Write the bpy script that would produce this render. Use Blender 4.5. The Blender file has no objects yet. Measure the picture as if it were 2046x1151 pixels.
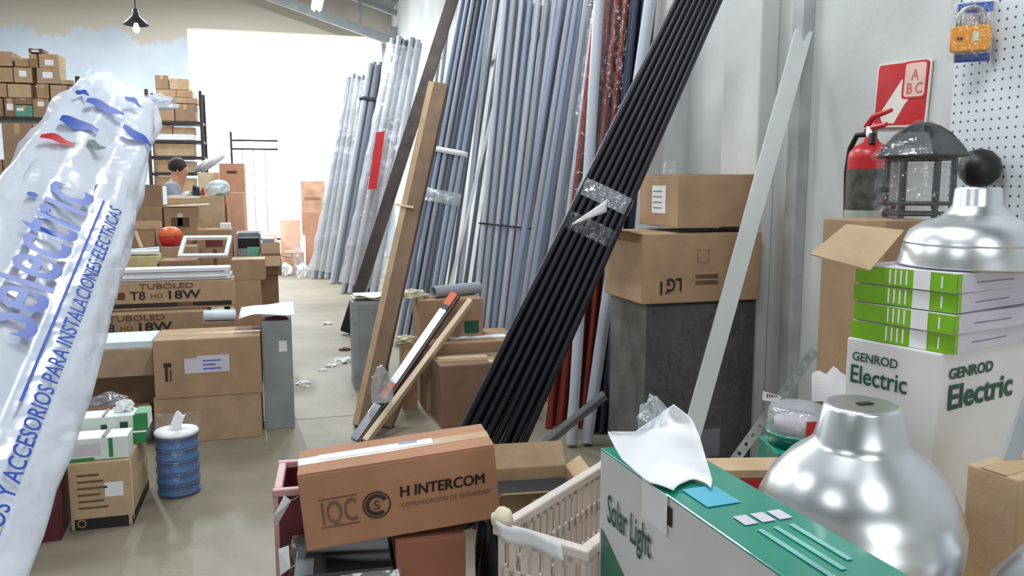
import bpy, bmesh, math, random
from mathutils import Vector, Matrix, Quaternion, noise
random.seed(7)
SC = bpy.context.scene
COL = SC.collection
PI = math.pi

# ---------------------------------------------------------------- camera, world, light, exposure
FPX, CAMH = 1600.0, 1.5
PITCH = math.atan((575.5 - 370) / FPX)
YAW = math.atan(463 / FPX * math.cos(PITCH))
CAM = Vector((0, 0, CAMH))
FW = Vector((math.sin(YAW) * math.cos(PITCH), math.cos(YAW) * math.cos(PITCH), -math.sin(PITCH)))
RT = Vector((math.cos(YAW), -math.sin(YAW), 0))
UPV = RT.cross(FW)
cd = bpy.data.cameras.new('camera')
cam = bpy.data.objects.new('camera', cd)
COL.objects.link(cam)
cam.location = CAM
cam.rotation_euler = (PI / 2 - PITCH, 0, -YAW)
cd.sensor_width = 36.0
cd.lens = FPX / 2046.0 * 36.0
cd.clip_start = 0.05
SC.camera = cam
SC.view_settings.view_transform = 'Standard'
SC.view_settings.look = 'None'
SC.view_settings.gamma = 1.0
SC.view_settings.use_curve_mapping = False
SC.view_settings.exposure = 0.0

w = bpy.data.worlds.new('overcast_sky')
SC.world = w
w.use_nodes = True
wn = w.node_tree
bg = wn.nodes['Background']
bg.inputs['Color'].default_value = (0.86, 0.93, 1.0, 1)
bg.inputs['Strength'].default_value = 4.5

# fluorescent battens, the last two unseen and added to brighten the back wall: (x, y, z, watts); the fixtures themselves are built with the roof
LAMPS = [(0.55, 10.8, 3.86, 75), (0.75, 7.6, 3.95, 60), (0.75, 4.6, 3.95, 52), (0.6, 1.9, 3.95, 52), (0.6, -0.9, 3.95, 30),
         (-2.6, 8.0, 4.6, 70), (-2.6, 4.0, 4.6, 45), (-2.6, 0.2, 4.6, 30), (-3.2, 12.6, 4.9, 330), (-0.6, 13.6, 5.2, 330)]
for i, (x, y, z, wt) in enumerate(LAMPS):
    ld = bpy.data.lights.new('batten_light', 'AREA')
    ld.shape = 'RECTANGLE'; ld.size = 0.12; ld.size_y = 1.2; ld.energy = wt
    ld.color = (0.90, 0.96, 1.0)
    lo = bpy.data.objects.new('batten_light', ld)
    COL.objects.link(lo); lo.location = (x, y, z - 0.075)
# portals help the sky find the gate and the added, unseen front opening
for nm, loc, rot, sx, sy in (('gate_portal', (0.1, 17.1, 2.25), (-PI / 2, 0, 0), 3.9, 4.4),
                             ('front_fill_portal', (-0.3, -4.1, 1.25), (PI / 2, 0, 0), 3.0, 2.5)):
    ld = bpy.data.lights.new(nm, 'AREA'); ld.shape = 'RECTANGLE'; ld.size = sx; ld.size_y = sy
    ld.cycles.is_portal = True
    lo = bpy.data.objects.new(nm, ld); COL.objects.link(lo); lo.location = loc; lo.rotation_euler = rot

# ---------------------------------------------------------------- pixel helpers (a pixel gives a direction only)
def ray(x, y): return FW + RT * ((x - 1023) / FPX) + UPV * ((575.5 - y) / FPX)
def F(x, y, h=0.0): r = ray(x, y); return CAM + r * ((h - CAMH) / r.z)
def YW(x, y, Y): r = ray(x, y); return CAM + r * (Y / r.y)
def XW(x, y, X): r = ray(x, y); return CAM + r * (X / r.x)
def D(x, y, d): return CAM + ray(x, y) * d

# ---------------------------------------------------------------- materials
def lin(c):
    r = []
    for v in c[:3]:
        v = v / 255.0
        r.append(v / 12.92 if v <= 0.04045 else ((v + 0.055) / 1.055) ** 2.4)
    return (r[0], r[1], r[2], 1)
MATS = {}
def mat(name, rgb, rough=0.6, metal=0.0, var=0.12, scale=6.0, bump=0.0, bscale=60.0, alpha=1.0, emit=0.0, spec=None, rgb2=None, trans=0.0, coat=0.0, stretch=None):
    if name in MATS: return MATS[name]
    m = bpy.data.materials.new(name); m.use_nodes = True
    nt = m.node_tree; n = nt.nodes; l = nt.links
    p = n['Principled BSDF']
    base = lin(rgb)
    p.inputs['Roughness'].default_value = rough
    p.inputs['Metallic'].default_value = metal
    p.inputs['Alpha'].default_value = alpha
    if spec is not None: p.inputs['Specular IOR Level'].default_value = spec
    if trans: p.inputs['Transmission Weight'].default_value = trans
    if coat: p.inputs['Coat Weight'].default_value = coat
    tc = n.new('ShaderNodeTexCoord')
    co = tc.outputs['Object']
    if stretch:
        mp = n.new('ShaderNodeMapping'); mp.inputs['Scale'].default_value = stretch
        l.new(co, mp.inputs['Vector']); co = mp.outputs['Vector']
    if var > 0 or rgb2:
        nz = n.new('ShaderNodeTexNoise'); nz.inputs['Scale'].default_value = scale; nz.inputs['Detail'].default_value = 5
        l.new(co, nz.inputs['Vector'])
        mx = n.new('ShaderNodeMix'); mx.data_type = 'RGBA'
        c2 = lin(rgb2) if rgb2 else tuple(v * (1 - 2 * var) for v in base[:3]) + (1,)
        c1 = base if rgb2 else tuple(min(1, v * (1 + var)) for v in base[:3]) + (1,)
        mx.inputs[6].default_value = c1; mx.inputs[7].default_value = c2
        cr = n.new('ShaderNodeMapRange'); cr.inputs[1].default_value = 0.35; cr.inputs[2].default_value = 0.7
        l.new(nz.outputs['Fac'], cr.inputs[0]); l.new(cr.outputs[0], mx.inputs[0])
        l.new(mx.outputs[2], p.inputs['Base Color'])
    else:
        p.inputs['Base Color'].default_value = base
    if bump:
        b = n.new('ShaderNodeBump'); b.inputs['Strength'].default_value = bump; b.inputs['Distance'].default_value = 0.01
        nb = n.new('ShaderNodeTexNoise'); nb.inputs['Scale'].default_value = bscale; nb.inputs['Detail'].default_value = 4
        l.new(co, nb.inputs['Vector']); l.new(nb.outputs['Fac'], b.inputs['Height']); l.new(b.outputs['Normal'], p.inputs['Normal'])
    if emit:
        p.inputs['Emission Color'].default_value = base; p.inputs['Emission Strength'].default_value = emit
    MATS[name] = m
    return m
def film(name, fac, diff, tint=(236, 242, 250), rough=0.15, bs=20):
    if name in MATS: return MATS[name]
    m = bpy.data.materials.new(name); m.use_nodes = True; n = m.node_tree.nodes; l = m.node_tree.links
    n.remove(n['Principled BSDF']); out = n['Material Output']
    tr = n.new('ShaderNodeBsdfTransparent'); gl = n.new('ShaderNodeBsdfGlossy'); df = n.new('ShaderNodeBsdfDiffuse'); m1 = n.new('ShaderNodeMixShader'); m2 = n.new('ShaderNodeMixShader')
    gl.inputs['Roughness'].default_value = rough; df.inputs['Color'].default_value = lin(tint)
    tc = n.new('ShaderNodeTexCoord'); nz = n.new('ShaderNodeTexNoise'); nz.inputs['Scale'].default_value = bs; nz.inputs['Detail'].default_value = 3; l.new(tc.outputs['Object'], nz.inputs['Vector'])
    b = n.new('ShaderNodeBump'); b.inputs['Strength'].default_value = 0.9; b.inputs['Distance'].default_value = 0.02; l.new(nz.outputs['Fac'], b.inputs['Height']); l.new(b.outputs['Normal'], gl.inputs['Normal']); l.new(b.outputs['Normal'], df.inputs['Normal'])
    m1.inputs[0].default_value = 1 - diff; l.new(df.outputs[0], m1.inputs[1]); l.new(gl.outputs[0], m1.inputs[2])
    m2.inputs[0].default_value = fac; l.new(tr.outputs[0], m2.inputs[1]); l.new(m1.outputs[0], m2.inputs[2]); l.new(m2.outputs[0], out.inputs['Surface'])
    MATS[name] = m; return m
def card(i=0):
    tones = [(182, 152, 122), (168, 138, 110), (190, 162, 130), (152, 124, 100), (176, 144, 114), (142, 112, 92), (174, 148, 124)]
    i %= len(tones)
    return mat('cardboard_%d' % i, tones[i], 0.85, var=0.06, scale=9, bump=0.15, bscale=45, spec=0.2)
def M(k):
    if k == 'film': return film('film', .11, .2)
    if k == 'film_thick': return film('film_thick', .34, .6, bs=14)
    T = {
        'tape': dict(rgb=(190, 158, 118), rough=0.25, var=0.04), 'paper': dict(rgb=(236, 236, 238), rough=0.8, var=0.03),
        'white': dict(rgb=(232, 234, 238), rough=0.5, var=0.03), 'ink': dict(rgb=(52, 38, 32), rough=0.8, var=0.1),
        'inkfade': dict(rgb=(112, 84, 62), rough=0.8, var=0.2), 'inkred': dict(rgb=(120, 60, 52), rough=0.8, var=0.15),
        'inkgrey': dict(rgb=(120, 120, 128), rough=0.8, var=0.1), 'dark': dict(rgb=(28, 26, 26), rough=0.7, var=0.2),
        'greenprint': dict(rgb=(30, 84, 62), rough=0.5, var=0.05), 'lime': dict(rgb=(126, 184, 34), rough=0.4, var=0.05),
        'green': dict(rgb=(44, 140, 70), rough=0.45, var=0.1), 'teal': dict(rgb=(22, 138, 116), rough=0.25, var=0.06, coat=0.4),
        'red': dict(rgb=(196, 38, 46), rough=0.35, var=0.08), 'redbox': dict(rgb=(176, 42, 46), rough=0.5, var=0.06),
        'crate_red': dict(rgb=(98, 24, 38), rough=0.5, var=0.2), 'crate_rim': dict(rgb=(196, 150, 148), rough=0.5, var=0.1),
        'crate_beige': dict(rgb=(214, 200, 190), rough=0.5, var=0.08), 'grey_steel': dict(rgb=(150, 156, 158), rough=0.5, var=0.08),
        'pvc_grey': dict(rgb=(166, 171, 182), rough=0.4, var=0.05), 'pvc_blue': dict(rgb=(152, 162, 186), rough=0.4, var=0.06),
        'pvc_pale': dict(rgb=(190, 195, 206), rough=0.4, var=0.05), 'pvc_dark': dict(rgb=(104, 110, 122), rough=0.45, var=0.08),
        'alu': dict(rgb=(205, 208, 212), rough=0.28, metal=1.0, var=0.05), 'alu_bright': dict(rgb=(225, 228, 230), rough=0.32, metal=1.0, var=0.03),
        'galv': dict(rgb=(176, 184, 180), rough=0.4, metal=0.8, var=0.15, scale=30), 'copper': dict(rgb=(138, 54, 42), rough=0.35, metal=0.35, var=0.2),
        'navy': dict(rgb=(44, 52, 78), rough=0.4, var=0.1), 'black_tube': dict(rgb=(22, 25, 36), rough=0.42, var=0.15),
        'black': dict(rgb=(20, 20, 22), rough=0.45, var=0.15), 'brown_bar': dict(rgb=(70, 58, 52), rough=0.6, var=0.25),
        'film': dict(rgb=(235, 240, 245), rough=0.12, var=0.0, alpha=0.16, bump=0.9, bscale=22), 'film_thick': dict(rgb=(225, 236, 250), rough=0.2, var=0.0, alpha=0.42, bump=0.8, bscale=12),
        'wood': dict(rgb=(206, 176, 138), rough=0.6, var=0.15, scale=4, stretch=(8, 8, 0.6)), 'wood_pale': dict(rgb=(222, 198, 168), rough=0.6, var=0.1, stretch=(8, 8, 0.6)),
        'spool_blue': dict(rgb=(70, 112, 168), rough=0.4, var=0.15, bump=0.8, bscale=80), 'orange': dict(rgb=(214, 96, 40), rough=0.45, var=0.1),
        'padlock': dict(rgb=(244, 160, 24), rough=0.35, var=0.04), 'print_blue': dict(rgb=(36, 72, 168), rough=0.4, var=0.1),
        'blue': dict(rgb=(44, 86, 190), rough=0.4, var=0.1), 'shelf': dict(rgb=(54, 46, 44), rough=0.6, var=0.15),
        'mint': dict(rgb=(120, 196, 160), rough=0.35, var=0.1), 'teal_box': dict(rgb=(96, 150, 136), rough=0.6, var=0.08),
        'dkcrate': dict(rgb=(58, 62, 60), rough=0.55, var=0.3, scale=4, bump=0.3, bscale=12), 'dkcrate2': dict(rgb=(98, 104, 96), rough=0.5, var=0.3, scale=5, bump=0.4, bscale=10),
        'shade_dark': dict(rgb=(60, 54, 56), rough=0.5, var=0.1), 'label_dark': dict(rgb=(84, 86, 78), rough=0.4, var=0.3, scale=25),
        'cream': dict(rgb=(226, 216, 186), rough=0.6, var=0.06), 'signwhite': dict(rgb=(228, 224, 214), rough=0.5, var=0.04),
        'peach': dict(rgb=(214, 160, 132), rough=0.8, var=0.06), 'skin': dict(rgb=(186, 134, 108), rough=0.6, var=0.05),
        'shirt': dict(rgb=(140, 146, 160), rough=0.9, var=0.1), 'trousers': dict(rgb=(54, 60, 78), rough=0.9, var=0.1), 'hair': dict(rgb=(40, 28, 24), rough=0.7, var=0.2),
        'glass': dict(rgb=(220, 228, 232), rough=0.05, var=0.0, alpha=0.15), 'cyan': dict(rgb=(90, 176, 200), rough=0.4, var=0.05),
        'lilac': dict(rgb=(208, 202, 214), rough=0.55, var=0.03), 'genrod': dict(rgb=(222, 222, 220), rough=0.55, var=0.03),
        'rust': dict(rgb=(120, 70, 56), rough=0.7, var=0.2), 'pale_foam': dict(rgb=(210, 224, 236), rough=0.7, var=0.04),
        'tubo': dict(rgb=(0, 0, 0)),
    }
    a = dict(T[k]); rgb = a.pop('rgb')
    return mat(k, rgb, **a)

# ---------------------------------------------------------------- mesh builder
class MB:
    def __init__(s): s.v = []; s.f = []
    def add(s, vs, fs):
        o = len(s.v); s.v += [tuple(v) for v in vs]; s.f += [tuple(i + o for i in f) for f in fs]; return s
    def box(s, c, size, R=None, taper=1.0):
        cx, cy, cz = c; a, b, h = size[0] / 2, size[1] / 2, size[2] / 2
        vs = []
        for z in (-h, h):
            k = taper if z > 0 else 1.0
            for x, y in ((-a, -b), (a, -b), (a, b), (-a, b)):
                p = Vector((x * k, y * k, z))
                if R: p = R @ p
                vs.append((p.x + cx, p.y + cy, p.z + cz))
        return s.add(vs, [(3, 2, 1, 0), (4, 5, 6, 7), (0, 1, 5, 4), (1, 2, 6, 5), (2, 3, 7, 6), (3, 0, 4, 7)])
    def mm(s, x0, x1, y0, y1, z0, z1): return s.box(((x0 + x1) / 2, (y0 + y1) / 2, (z0 + z1) / 2), (abs(x1 - x0), abs(y1 - y0), abs(z1 - z0)))
    def tube(s, pts, r, n=8, cap=True):
        pts = [Vector(p) for p in pts]
        rs = r if isinstance(r, (list, tuple)) else [r] * len(pts)
        o = len(s.v); prev = None
        for i, p in enumerate(pts):
            t = (pts[min(i + 1, len(pts) - 1)] - pts[max(i - 1, 0)]).normalized()
            if prev is None:
                u = t.cross(Vector((0, 0, 1)))
                if u.length < 1e-3: u = t.cross(Vector((0, 1, 0)))
            else:
                u = prev - t * prev.dot(t)
            u.normalize(); prev = u; v = t.cross(u)
            for k in range(n):
                a = 2 * PI * k / n
                q = p + (u * math.cos(a) + v * math.sin(a)) * rs[i]
                s.v.append(tuple(q))
        for i in range(len(pts) - 1):
            for k in range(n):
                a, b = o + i * n + k, o + i * n + (k + 1) % n
                s.f.append((a, b, b + n, a + n))
        if cap:
            s.f.append(tuple(o + k for k in range(n))[::-1]); e = o + (len(pts) - 1) * n
            s.f.append(tuple(e + k for k in range(n)))
        return s
    def lathe(s, prof, n=24, c=(0, 0, 0), cap=False, sx=1, sy=1):
        o = len(s.v)
        for r, z in prof:
            for k in range(n):
                a = 2 * PI * k / n; s.v.append((c[0] + r * sx * math.cos(a), c[1] + r * sy * math.sin(a), c[2] + z))
        for i in range(len(prof) - 1):
            for k in range(n):
                a, b = o + i * n + k, o + i * n + (k + 1) % n
                s.f.append((a, b, b + n, a + n))
        if cap:
            s.f.append(tuple(o + k for k in range(n))[::-1]); e = o + (len(prof) - 1) * n
            s.f.append(tuple(e + k for k in range(n)))
        return s
    def prism(s, poly, thick, fn=None):
        # poly: list of 2D points, extruded in local z, mapped by fn
        n = len(poly); vs = [(x, y, 0) for x, y in poly] + [(x, y, thick) for x, y in poly]
        if fn: vs = [fn(*v) for v in vs]
        fs = [tuple(range(n))[::-1], tuple(range(n, 2 * n))] + [(i, (i + 1) % n, n + (i + 1) % n, n + i) for i in range(n)]
        return s.add(vs, fs)
    def grid(s, fn, nu, nv):
        vs = [fn(i / nu, j / nv) for j in range(nv + 1) for i in range(nu + 1)]
        fs = [(j * (nu + 1) + i, j * (nu + 1) + i + 1, (j + 1) * (nu + 1) + i + 1, (j + 1) * (nu + 1) + i) for j in range(nv) for i in range(nu)]
        return s.add(vs, fs)
    def mesh(s, name, m=None, smooth=False):
        me = bpy.data.meshes.new(name); me.from_pydata(s.v, [], s.f)
        if m: me.materials.append(m)
        if smooth:
            for p in me.polygons: p.use_smooth = True
        me.update(); return me
    def build(s, name, m, parent=None, smooth=False, bevel=0.0, solid=0.0, auto=False):
        me = s.mesh(name, m, smooth)
        if auto: me.set_sharp_from_angle(angle=math.radians(40))
        o = bpy.data.objects.new(name, me); COL.objects.link(o)
        if parent is not None: o.parent = parent
        if solid:
            md = o.modifiers.new('thickness', 'SOLIDIFY'); md.thickness = solid; md.offset = 0
        if bevel:
            md = o.modifiers.new('bevel', 'BEVEL'); md.width = bevel; md.segments = 2; md.limit_method = 'ANGLE'
        return o

def tag(o, label, cat, group=None):
    o['label'] = label; o['category'] = cat
    if group: o['group'] = group
    return o
def struct(o, label=None):
    o['kind'] = 'structure'
    if label: o['label'] = label
    return o
def thing(name, label, cat, loc, rz=0, group=None, quat=None, euler=None):
    o = bpy.data.objects.new(name, None); COL.objects.link(o)
    o.empty_display_size = 0.05; o.location = loc
    if quat is not None: o.rotation_mode = 'QUATERNION'; o.rotation_quaternion = quat
    elif euler is not None: o.rotation_euler = euler
    else: o.rotation_euler = (0, 0, rz)
    return tag(o, label, cat, group)
def frame(z, xhint):
    z = Vector(z).normalized(); x = Vector(xhint); x = (x - z * x.dot(z)).normalized(); y = z.cross(x)
    return Matrix((x, y, z)).transposed()
def text_mesh(s, size=1.0, bold=0.0, width=1.0, align='LEFT', shear=0.0):
    cu = bpy.data.curves.new('lettering', 'FONT'); cu.body = s; cu.size = size; cu.offset = bold; cu.align_x = align; cu.shear = shear
    cu.resolution_u = 3
    ob = bpy.data.objects.new('lettering', cu); COL.objects.link(ob)
    bpy.context.view_layer.update()
    me = bpy.data.meshes.new_from_object(ob.evaluated_get(bpy.context.evaluated_depsgraph_get()))
    bpy.data.objects.remove(ob); bpy.data.curves.remove(cu)
    for v in me.vertices: v.co.x *= width
    me.materials.clear()
    return me
def lettering(s, m, parent, fn, size, bold=0.0, width=1.0, align='LEFT', name='lettering', shear=0.0):
    me = text_mesh(s, size, bold, width, align, shear)
    for v in me.vertices: v.co = fn(v.co.x, v.co.y)
    me.materials.append(m)
    o = bpy.data.objects.new(name, me); COL.objects.link(o); o.parent = parent
    return o
def crumple(name, m, loc, size, seed=0, amp=0.25, freq=2.2, parent=None, seg=20, flat=0.0, smooth=False):
    b = MB(); off = Vector((seed * 3.1, seed * 1.7, seed * 0.9)); R = seg // 2
    pts = []
    for j in range(R + 1):
        th = PI * j / R
        for i in range(seg):
            ph = 2 * PI * i / seg
            d = Vector((math.sin(th) * math.cos(ph), math.sin(th) * math.sin(ph), math.cos(th)))
            k = 1 + amp * 2 * (noise.noise(d * freq + off)) + amp * 0.7 * noise.noise(d * freq * 3 + off)
            z = d.z * k
            if z < -0.55 + flat: z = -0.55 + flat
            pts.append((d.x * k * size[0] / 2, d.y * k * size[1] / 2, (z + 0.55 - flat) * size[2] / 1.55))
    fs = [(j * seg + i, j * seg + (i + 1) % seg, (j + 1) * seg + (i + 1) % seg, (j + 1) * seg + i) for j in range(R) for i in range(seg)]
    b.add(pts, [f[::-1] for f in fs])
    o = b.build(name, m, parent, smooth=smooth); o.location = loc
    return o

# ---------------------------------------------------------------- cartons
def face(fc, w, d, h):
    e = 0.0016
    if fc == 'f': return (lambda u, v, o=e: Vector((u - w / 2, -d / 2 - o, v))), w, h
    if fc == 'l': return (lambda u, v, o=e: Vector((-w / 2 - o, d / 2 - u, v))), d, h
    if fc == 'r': return (lambda u, v, o=e: Vector((w / 2 + o, u - d / 2, v))), d, h
    if fc == 't': return (lambda u, v, o=e: Vector((u - w / 2, v - d / 2, h + 0.004 + o))), w, d
def patch(parent, fc, dim, u0, v0, u1, v1, m, name='label_sticker', off=0.0016):
    fn, W, H = face(fc, *dim)
    b = MB(); b.add([fn(u0 * W, v0 * H, off), fn(u1 * W, v0 * H, off), fn(u1 * W, v1 * H, off), fn(u0 * W, v1 * H, off),
                     fn(u0 * W, v0 * H, off - 0.001), fn(u1 * W, v0 * H, off - 0.001), fn(u1 * W, v1 * H, off - 0.001), fn(u0 * W, v1 * H, off - 0.001)],
                    [(0, 1, 2, 3), (7, 6, 5, 4), (0, 4, 5, 1), (1, 5, 6, 2), (2, 6, 7, 3), (3, 7, 4, 0)])
    return b.build(name, m, bodyof(parent))
def letter(parent, fc, dim, u, v, size, s, m, bold=0.0, width=1.0, align='LEFT', rot=0, name='lettering', shear=0.0, fit=None):
    if fit:
        tm = text_mesh(s, size, bold, 1.0, 'LEFT', shear); width = fit / max(v.co.x for v in tm.vertices)
    fn, W, H = face(fc, *dim); c, sn = math.cos(rot), math.sin(rot)
    return lettering(s, m, bodyof(parent), lambda x, y: fn(u * W + x * c - y * sn, v * H + x * sn + y * c, 0.003), size, bold, width, align, name, shear)
def bodyof(t):
    for c in t.children:
        if c.name.split('.')[0] in ('carton_body', 'box_body'): return c
    return t
def carton(label, dim, loc, rz=0, tone=0, group=None, kind='closed', name='cardboard_box', cat='box', tape=True, euler=None, m=None, flaps=None, simple=False):
    """dim = (w,d,h); loc = centre of its base.  kind: closed | open"""
    w, d, h = dim
    t = thing(name, label, cat, loc, rz, group, euler=euler)
    t['top'] = loc[2] + h
    m = m or card(tone)
    th = 0.005
    b = MB()
    if kind == 'closed':
        b.mm(-w / 2, w / 2, -d / 2, d / 2, 0, h)
        body = b.build('carton_body', m, t, bevel=min(0.004, h * 0.05))
        if not simple:
            for s in (-1, 1):
                MB().mm(-w / 2 + .001, w / 2 - .001, s * 0.0015, s * (d / 2 - 0.001), h - 0.001, h + 0.004).build('top_flap', m, t)
            if tape:
                MB().mm(-w / 2, w / 2, -0.025, 0.025, h + 0.0035, h + 0.0048).build('tape', M('tape'), body)
        elif tape:
            MB().mm(-w / 2, w / 2, -0.025, 0.025, h, h + 0.0012).build('tape', M('tape'), body)
            MB().mm(-0.025, 0.025, -d / 2 - 0.0012, -d / 2, h * 0.7, h).build('tape', M('tape'), body)
    else:
        b.mm(-w / 2, w / 2, -d / 2, -d / 2 + th, 0, h); b.mm(-w / 2, w / 2, d / 2 - th, d / 2, 0, h)
        b.mm(-w / 2, -w / 2 + th, -d / 2, d / 2, 0, h); b.mm(w / 2 - th, w / 2, -d / 2, d / 2, 0, h)
        b.mm(-w / 2, w / 2, -d / 2, d / 2, 0, th)
        b.build('carton_body', m, t)
        for side, ang, ln in (flaps if flaps is not None else (('f', 110, .4), ('b', 100, .4), ('l', 120, .5), ('r', 120, .5))):
            ln = ln * (d if side in 'fb' else w)
            a = math.radians(ang); dx, dz = math.sin(a) * ln, -math.cos(a) * ln   # 0 = hanging down outside, 90 level outwards, 180 straight up
            if side in 'fb':
                sg = -1 if side == 'f' else 1; ww = w / 2 - 0.004
                p = [(-ww, sg * d / 2, h), (ww, sg * d / 2, h), (ww * 0.98, sg * (d / 2 + dx), h + dz), (-ww * 0.98, sg * (d / 2 + dx), h + dz)]
            else:
                sg = -1 if side == 'l' else 1; ww = d / 2 - 0.004
                p = [(sg * w / 2, -ww, h), (sg * w / 2, ww, h), (sg * (w / 2 + dx), ww * 0.98, h + dz), (sg * (w / 2 + dx), -ww * 0.98, h + dz)]
            MB().add(p, [(0, 1, 2, 3)]).build('flap', m, t, solid=0.005)
    return t
def pcarton(label, pl, pr, pt, pb=None, Y=None, base=None, dep=0.3, zmax=99, **k):
    """front face traced between pixel columns pl..pr with its top at pt; on the floor (pb) or on height base at plane Y"""
    mid = (pl + pr) / 2
    if Y is None: Y = F(mid, pb, base or 0).y
    if base is None: base = 0.0 if pb is None else max(0.0, YW(mid, pb, Y).z)
    zt = min(zmax, YW(mid, pt, Y).z)
    ym = (pt + (pb or pt + 40)) / 2
    x0, x1 = YW(pl, ym, Y).x, YW(pr, ym, Y).x
    dim = (x1 - x0, dep, max(0.02, zt - base))
    t = carton(label, dim, ((x0 + x1) / 2, Y + dep / 2, base), **k)
    t['dimw'], t['dimd'], t['dimh'] = dim
    return t, dim
def tubew(name, m, parent, P, Q, r, mesh, xh=(1, 0, 0)):
    """one shared unit tube stretched from P to Q (relative to parent)"""
    P, Q = Vector(P), Vector(Q); L = (Q - P).length
    o = bpy.data.objects.new(name, mesh); COL.objects.link(o)
    if parent is not None: o.parent = parent
    o.rotation_mode = 'QUATERNION'; o.rotation_quaternion = frame(Q - P, xh).to_quaternion()
    o.location = P; o.scale = (r, r, L)
    return o
def unit_tube(m, n=14, inner=0.82):
    b = MB(); b.lathe([(inner, 0.0), (1, 0.0), (1, 1.0), (inner, 1.0), (inner, 0.0)], n)
    me = b.mesh('tube', m, True); me.set_sharp_from_angle(angle=math.radians(50)); return me
UT = {}
def ut(k):
    if k not in UT: UT[k] = unit_tube(M(k))
    return UT[k]
def bundle(name, label, cat, B, T, n, r, m, rows=2, sB=1.2, sT=1.0, ties=(), wrap=None, jit=0.15, mats=None, group=None, part='tube', vary=True):
    B, T = Vector(B), Vector(T)
    t = thing(name, label, cat, (B.x, B.y, 0), 0, group)
    ax = (T - B); L = ax.length; R = frame(ax, RT); X, Yv, Z = R.col[0], R.col[1], R.col[2]
    per = math.ceil(n / rows); k = 0
    for row in range(rows):
        c = min(per, n - k)
        for i in range(c):
            a = (i - (c - 1) / 2 + (0.25 if row % 2 else 0)) * 2.08 * r; bb = (row - (rows - 1) / 2) * 1.85 * r
            oB = X * (a * sB + random.uniform(-jit, jit) * r) + Yv * (bb * sB); oT = X * a * sT + Yv * bb * sT
            P, Q = B + oB, T + oT + Z * random.uniform(-0.06, 0.03) * (1 if jit else 0)
            dz = (Q - P).normalized(); lift = r * math.sqrt(max(0, 1 - dz.z ** 2))
            P = P + dz * ((lift - P.z) / dz.z)
            mk = mats[k % len(mats)] if mats else m
            tubew(part, None, t, P - t.location, Q - t.location, r * (random.uniform(.72, 1.04) if vary else 1), ut(mk), X); k += 1
    hw = (per * 1.04 + 0.3) * r; hh = (rows * 0.93 + 0.15) * r
    for (s0, tm, ht) in ties:
        C = B + ax * s0 - t.location; ss = sB + (sT - sB) * s0
        b = MB(); N = 20
        for z in (-ht / 2, ht / 2):
            for q in range(N):
                a = 2 * PI * q / N; ca, sa = math.cos(a), math.sin(a)
                ex = abs(ca) ** 0.5 * (1 if ca > 0 else -1) * hw * ss * 1.03; ey = abs(sa) ** 0.5 * (1 if sa > 0 else -1) * hh * ss * 1.08
                b.v.append(tuple(C + X * ex + Yv * ey + Z * z))
        b.f = [(q, (q + 1) % N, N + (q + 1) % N, N + q) for q in range(N)]
        b.build('strap', M(tm), t, solid=0.003, smooth=True)
    if wrap:
        b = MB(); N = 22; S = 26; s0, s1, wm = wrap
        for j in range(S + 1):
            s = s0 + (s1 - s0) * j / S; C = B + ax * s - t.location; ss = sB + (sT - sB) * s
            for q in range(N):
                a = 2 * PI * q / N; ca, sa = math.cos(a), math.sin(a)
                kx = 1.06 + 0.14 * noise.noise(Vector((ca * 1.5, sa * 1.5, s * 14)))
                ex = abs(ca) ** 0.55 * (1 if ca > 0 else -1) * hw * ss * kx; ey = abs(sa) ** 0.55 * (1 if sa > 0 else -1) * hh * ss * kx
                b.v.append(tuple(C + X * ex + Yv * ey))
        b.f = [(j * N + q, j * N + (q + 1) % N, (j + 1) * N + (q + 1) % N, (j + 1) * N + q) for j in range(S) for q in range(N)]
        b.build('plastic_wrap', M(wm), t)
    return t
def lean_bar(name, label, cat, B, T, w, th, m, xh=None, group=None, bevel=0.002):
    B, T = Vector(B), Vector(T); L = (T - B).length
    q = frame(T - B, xh if xh is not None else RT).to_quaternion()
    t = thing(name, label, cat, B, 0, group, quat=q)
    MB().box((0, 0, L / 2), (w, th, L)).build('bar', m, t, bevel=bevel)
    return t, L
def sheet(name, m, fn, nu=14, nv=14, parent=None, solid=0.0012, smooth=True):
    return MB().grid(fn, nu, nv).build(name, m, parent, smooth=smooth, solid=solid)

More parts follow.
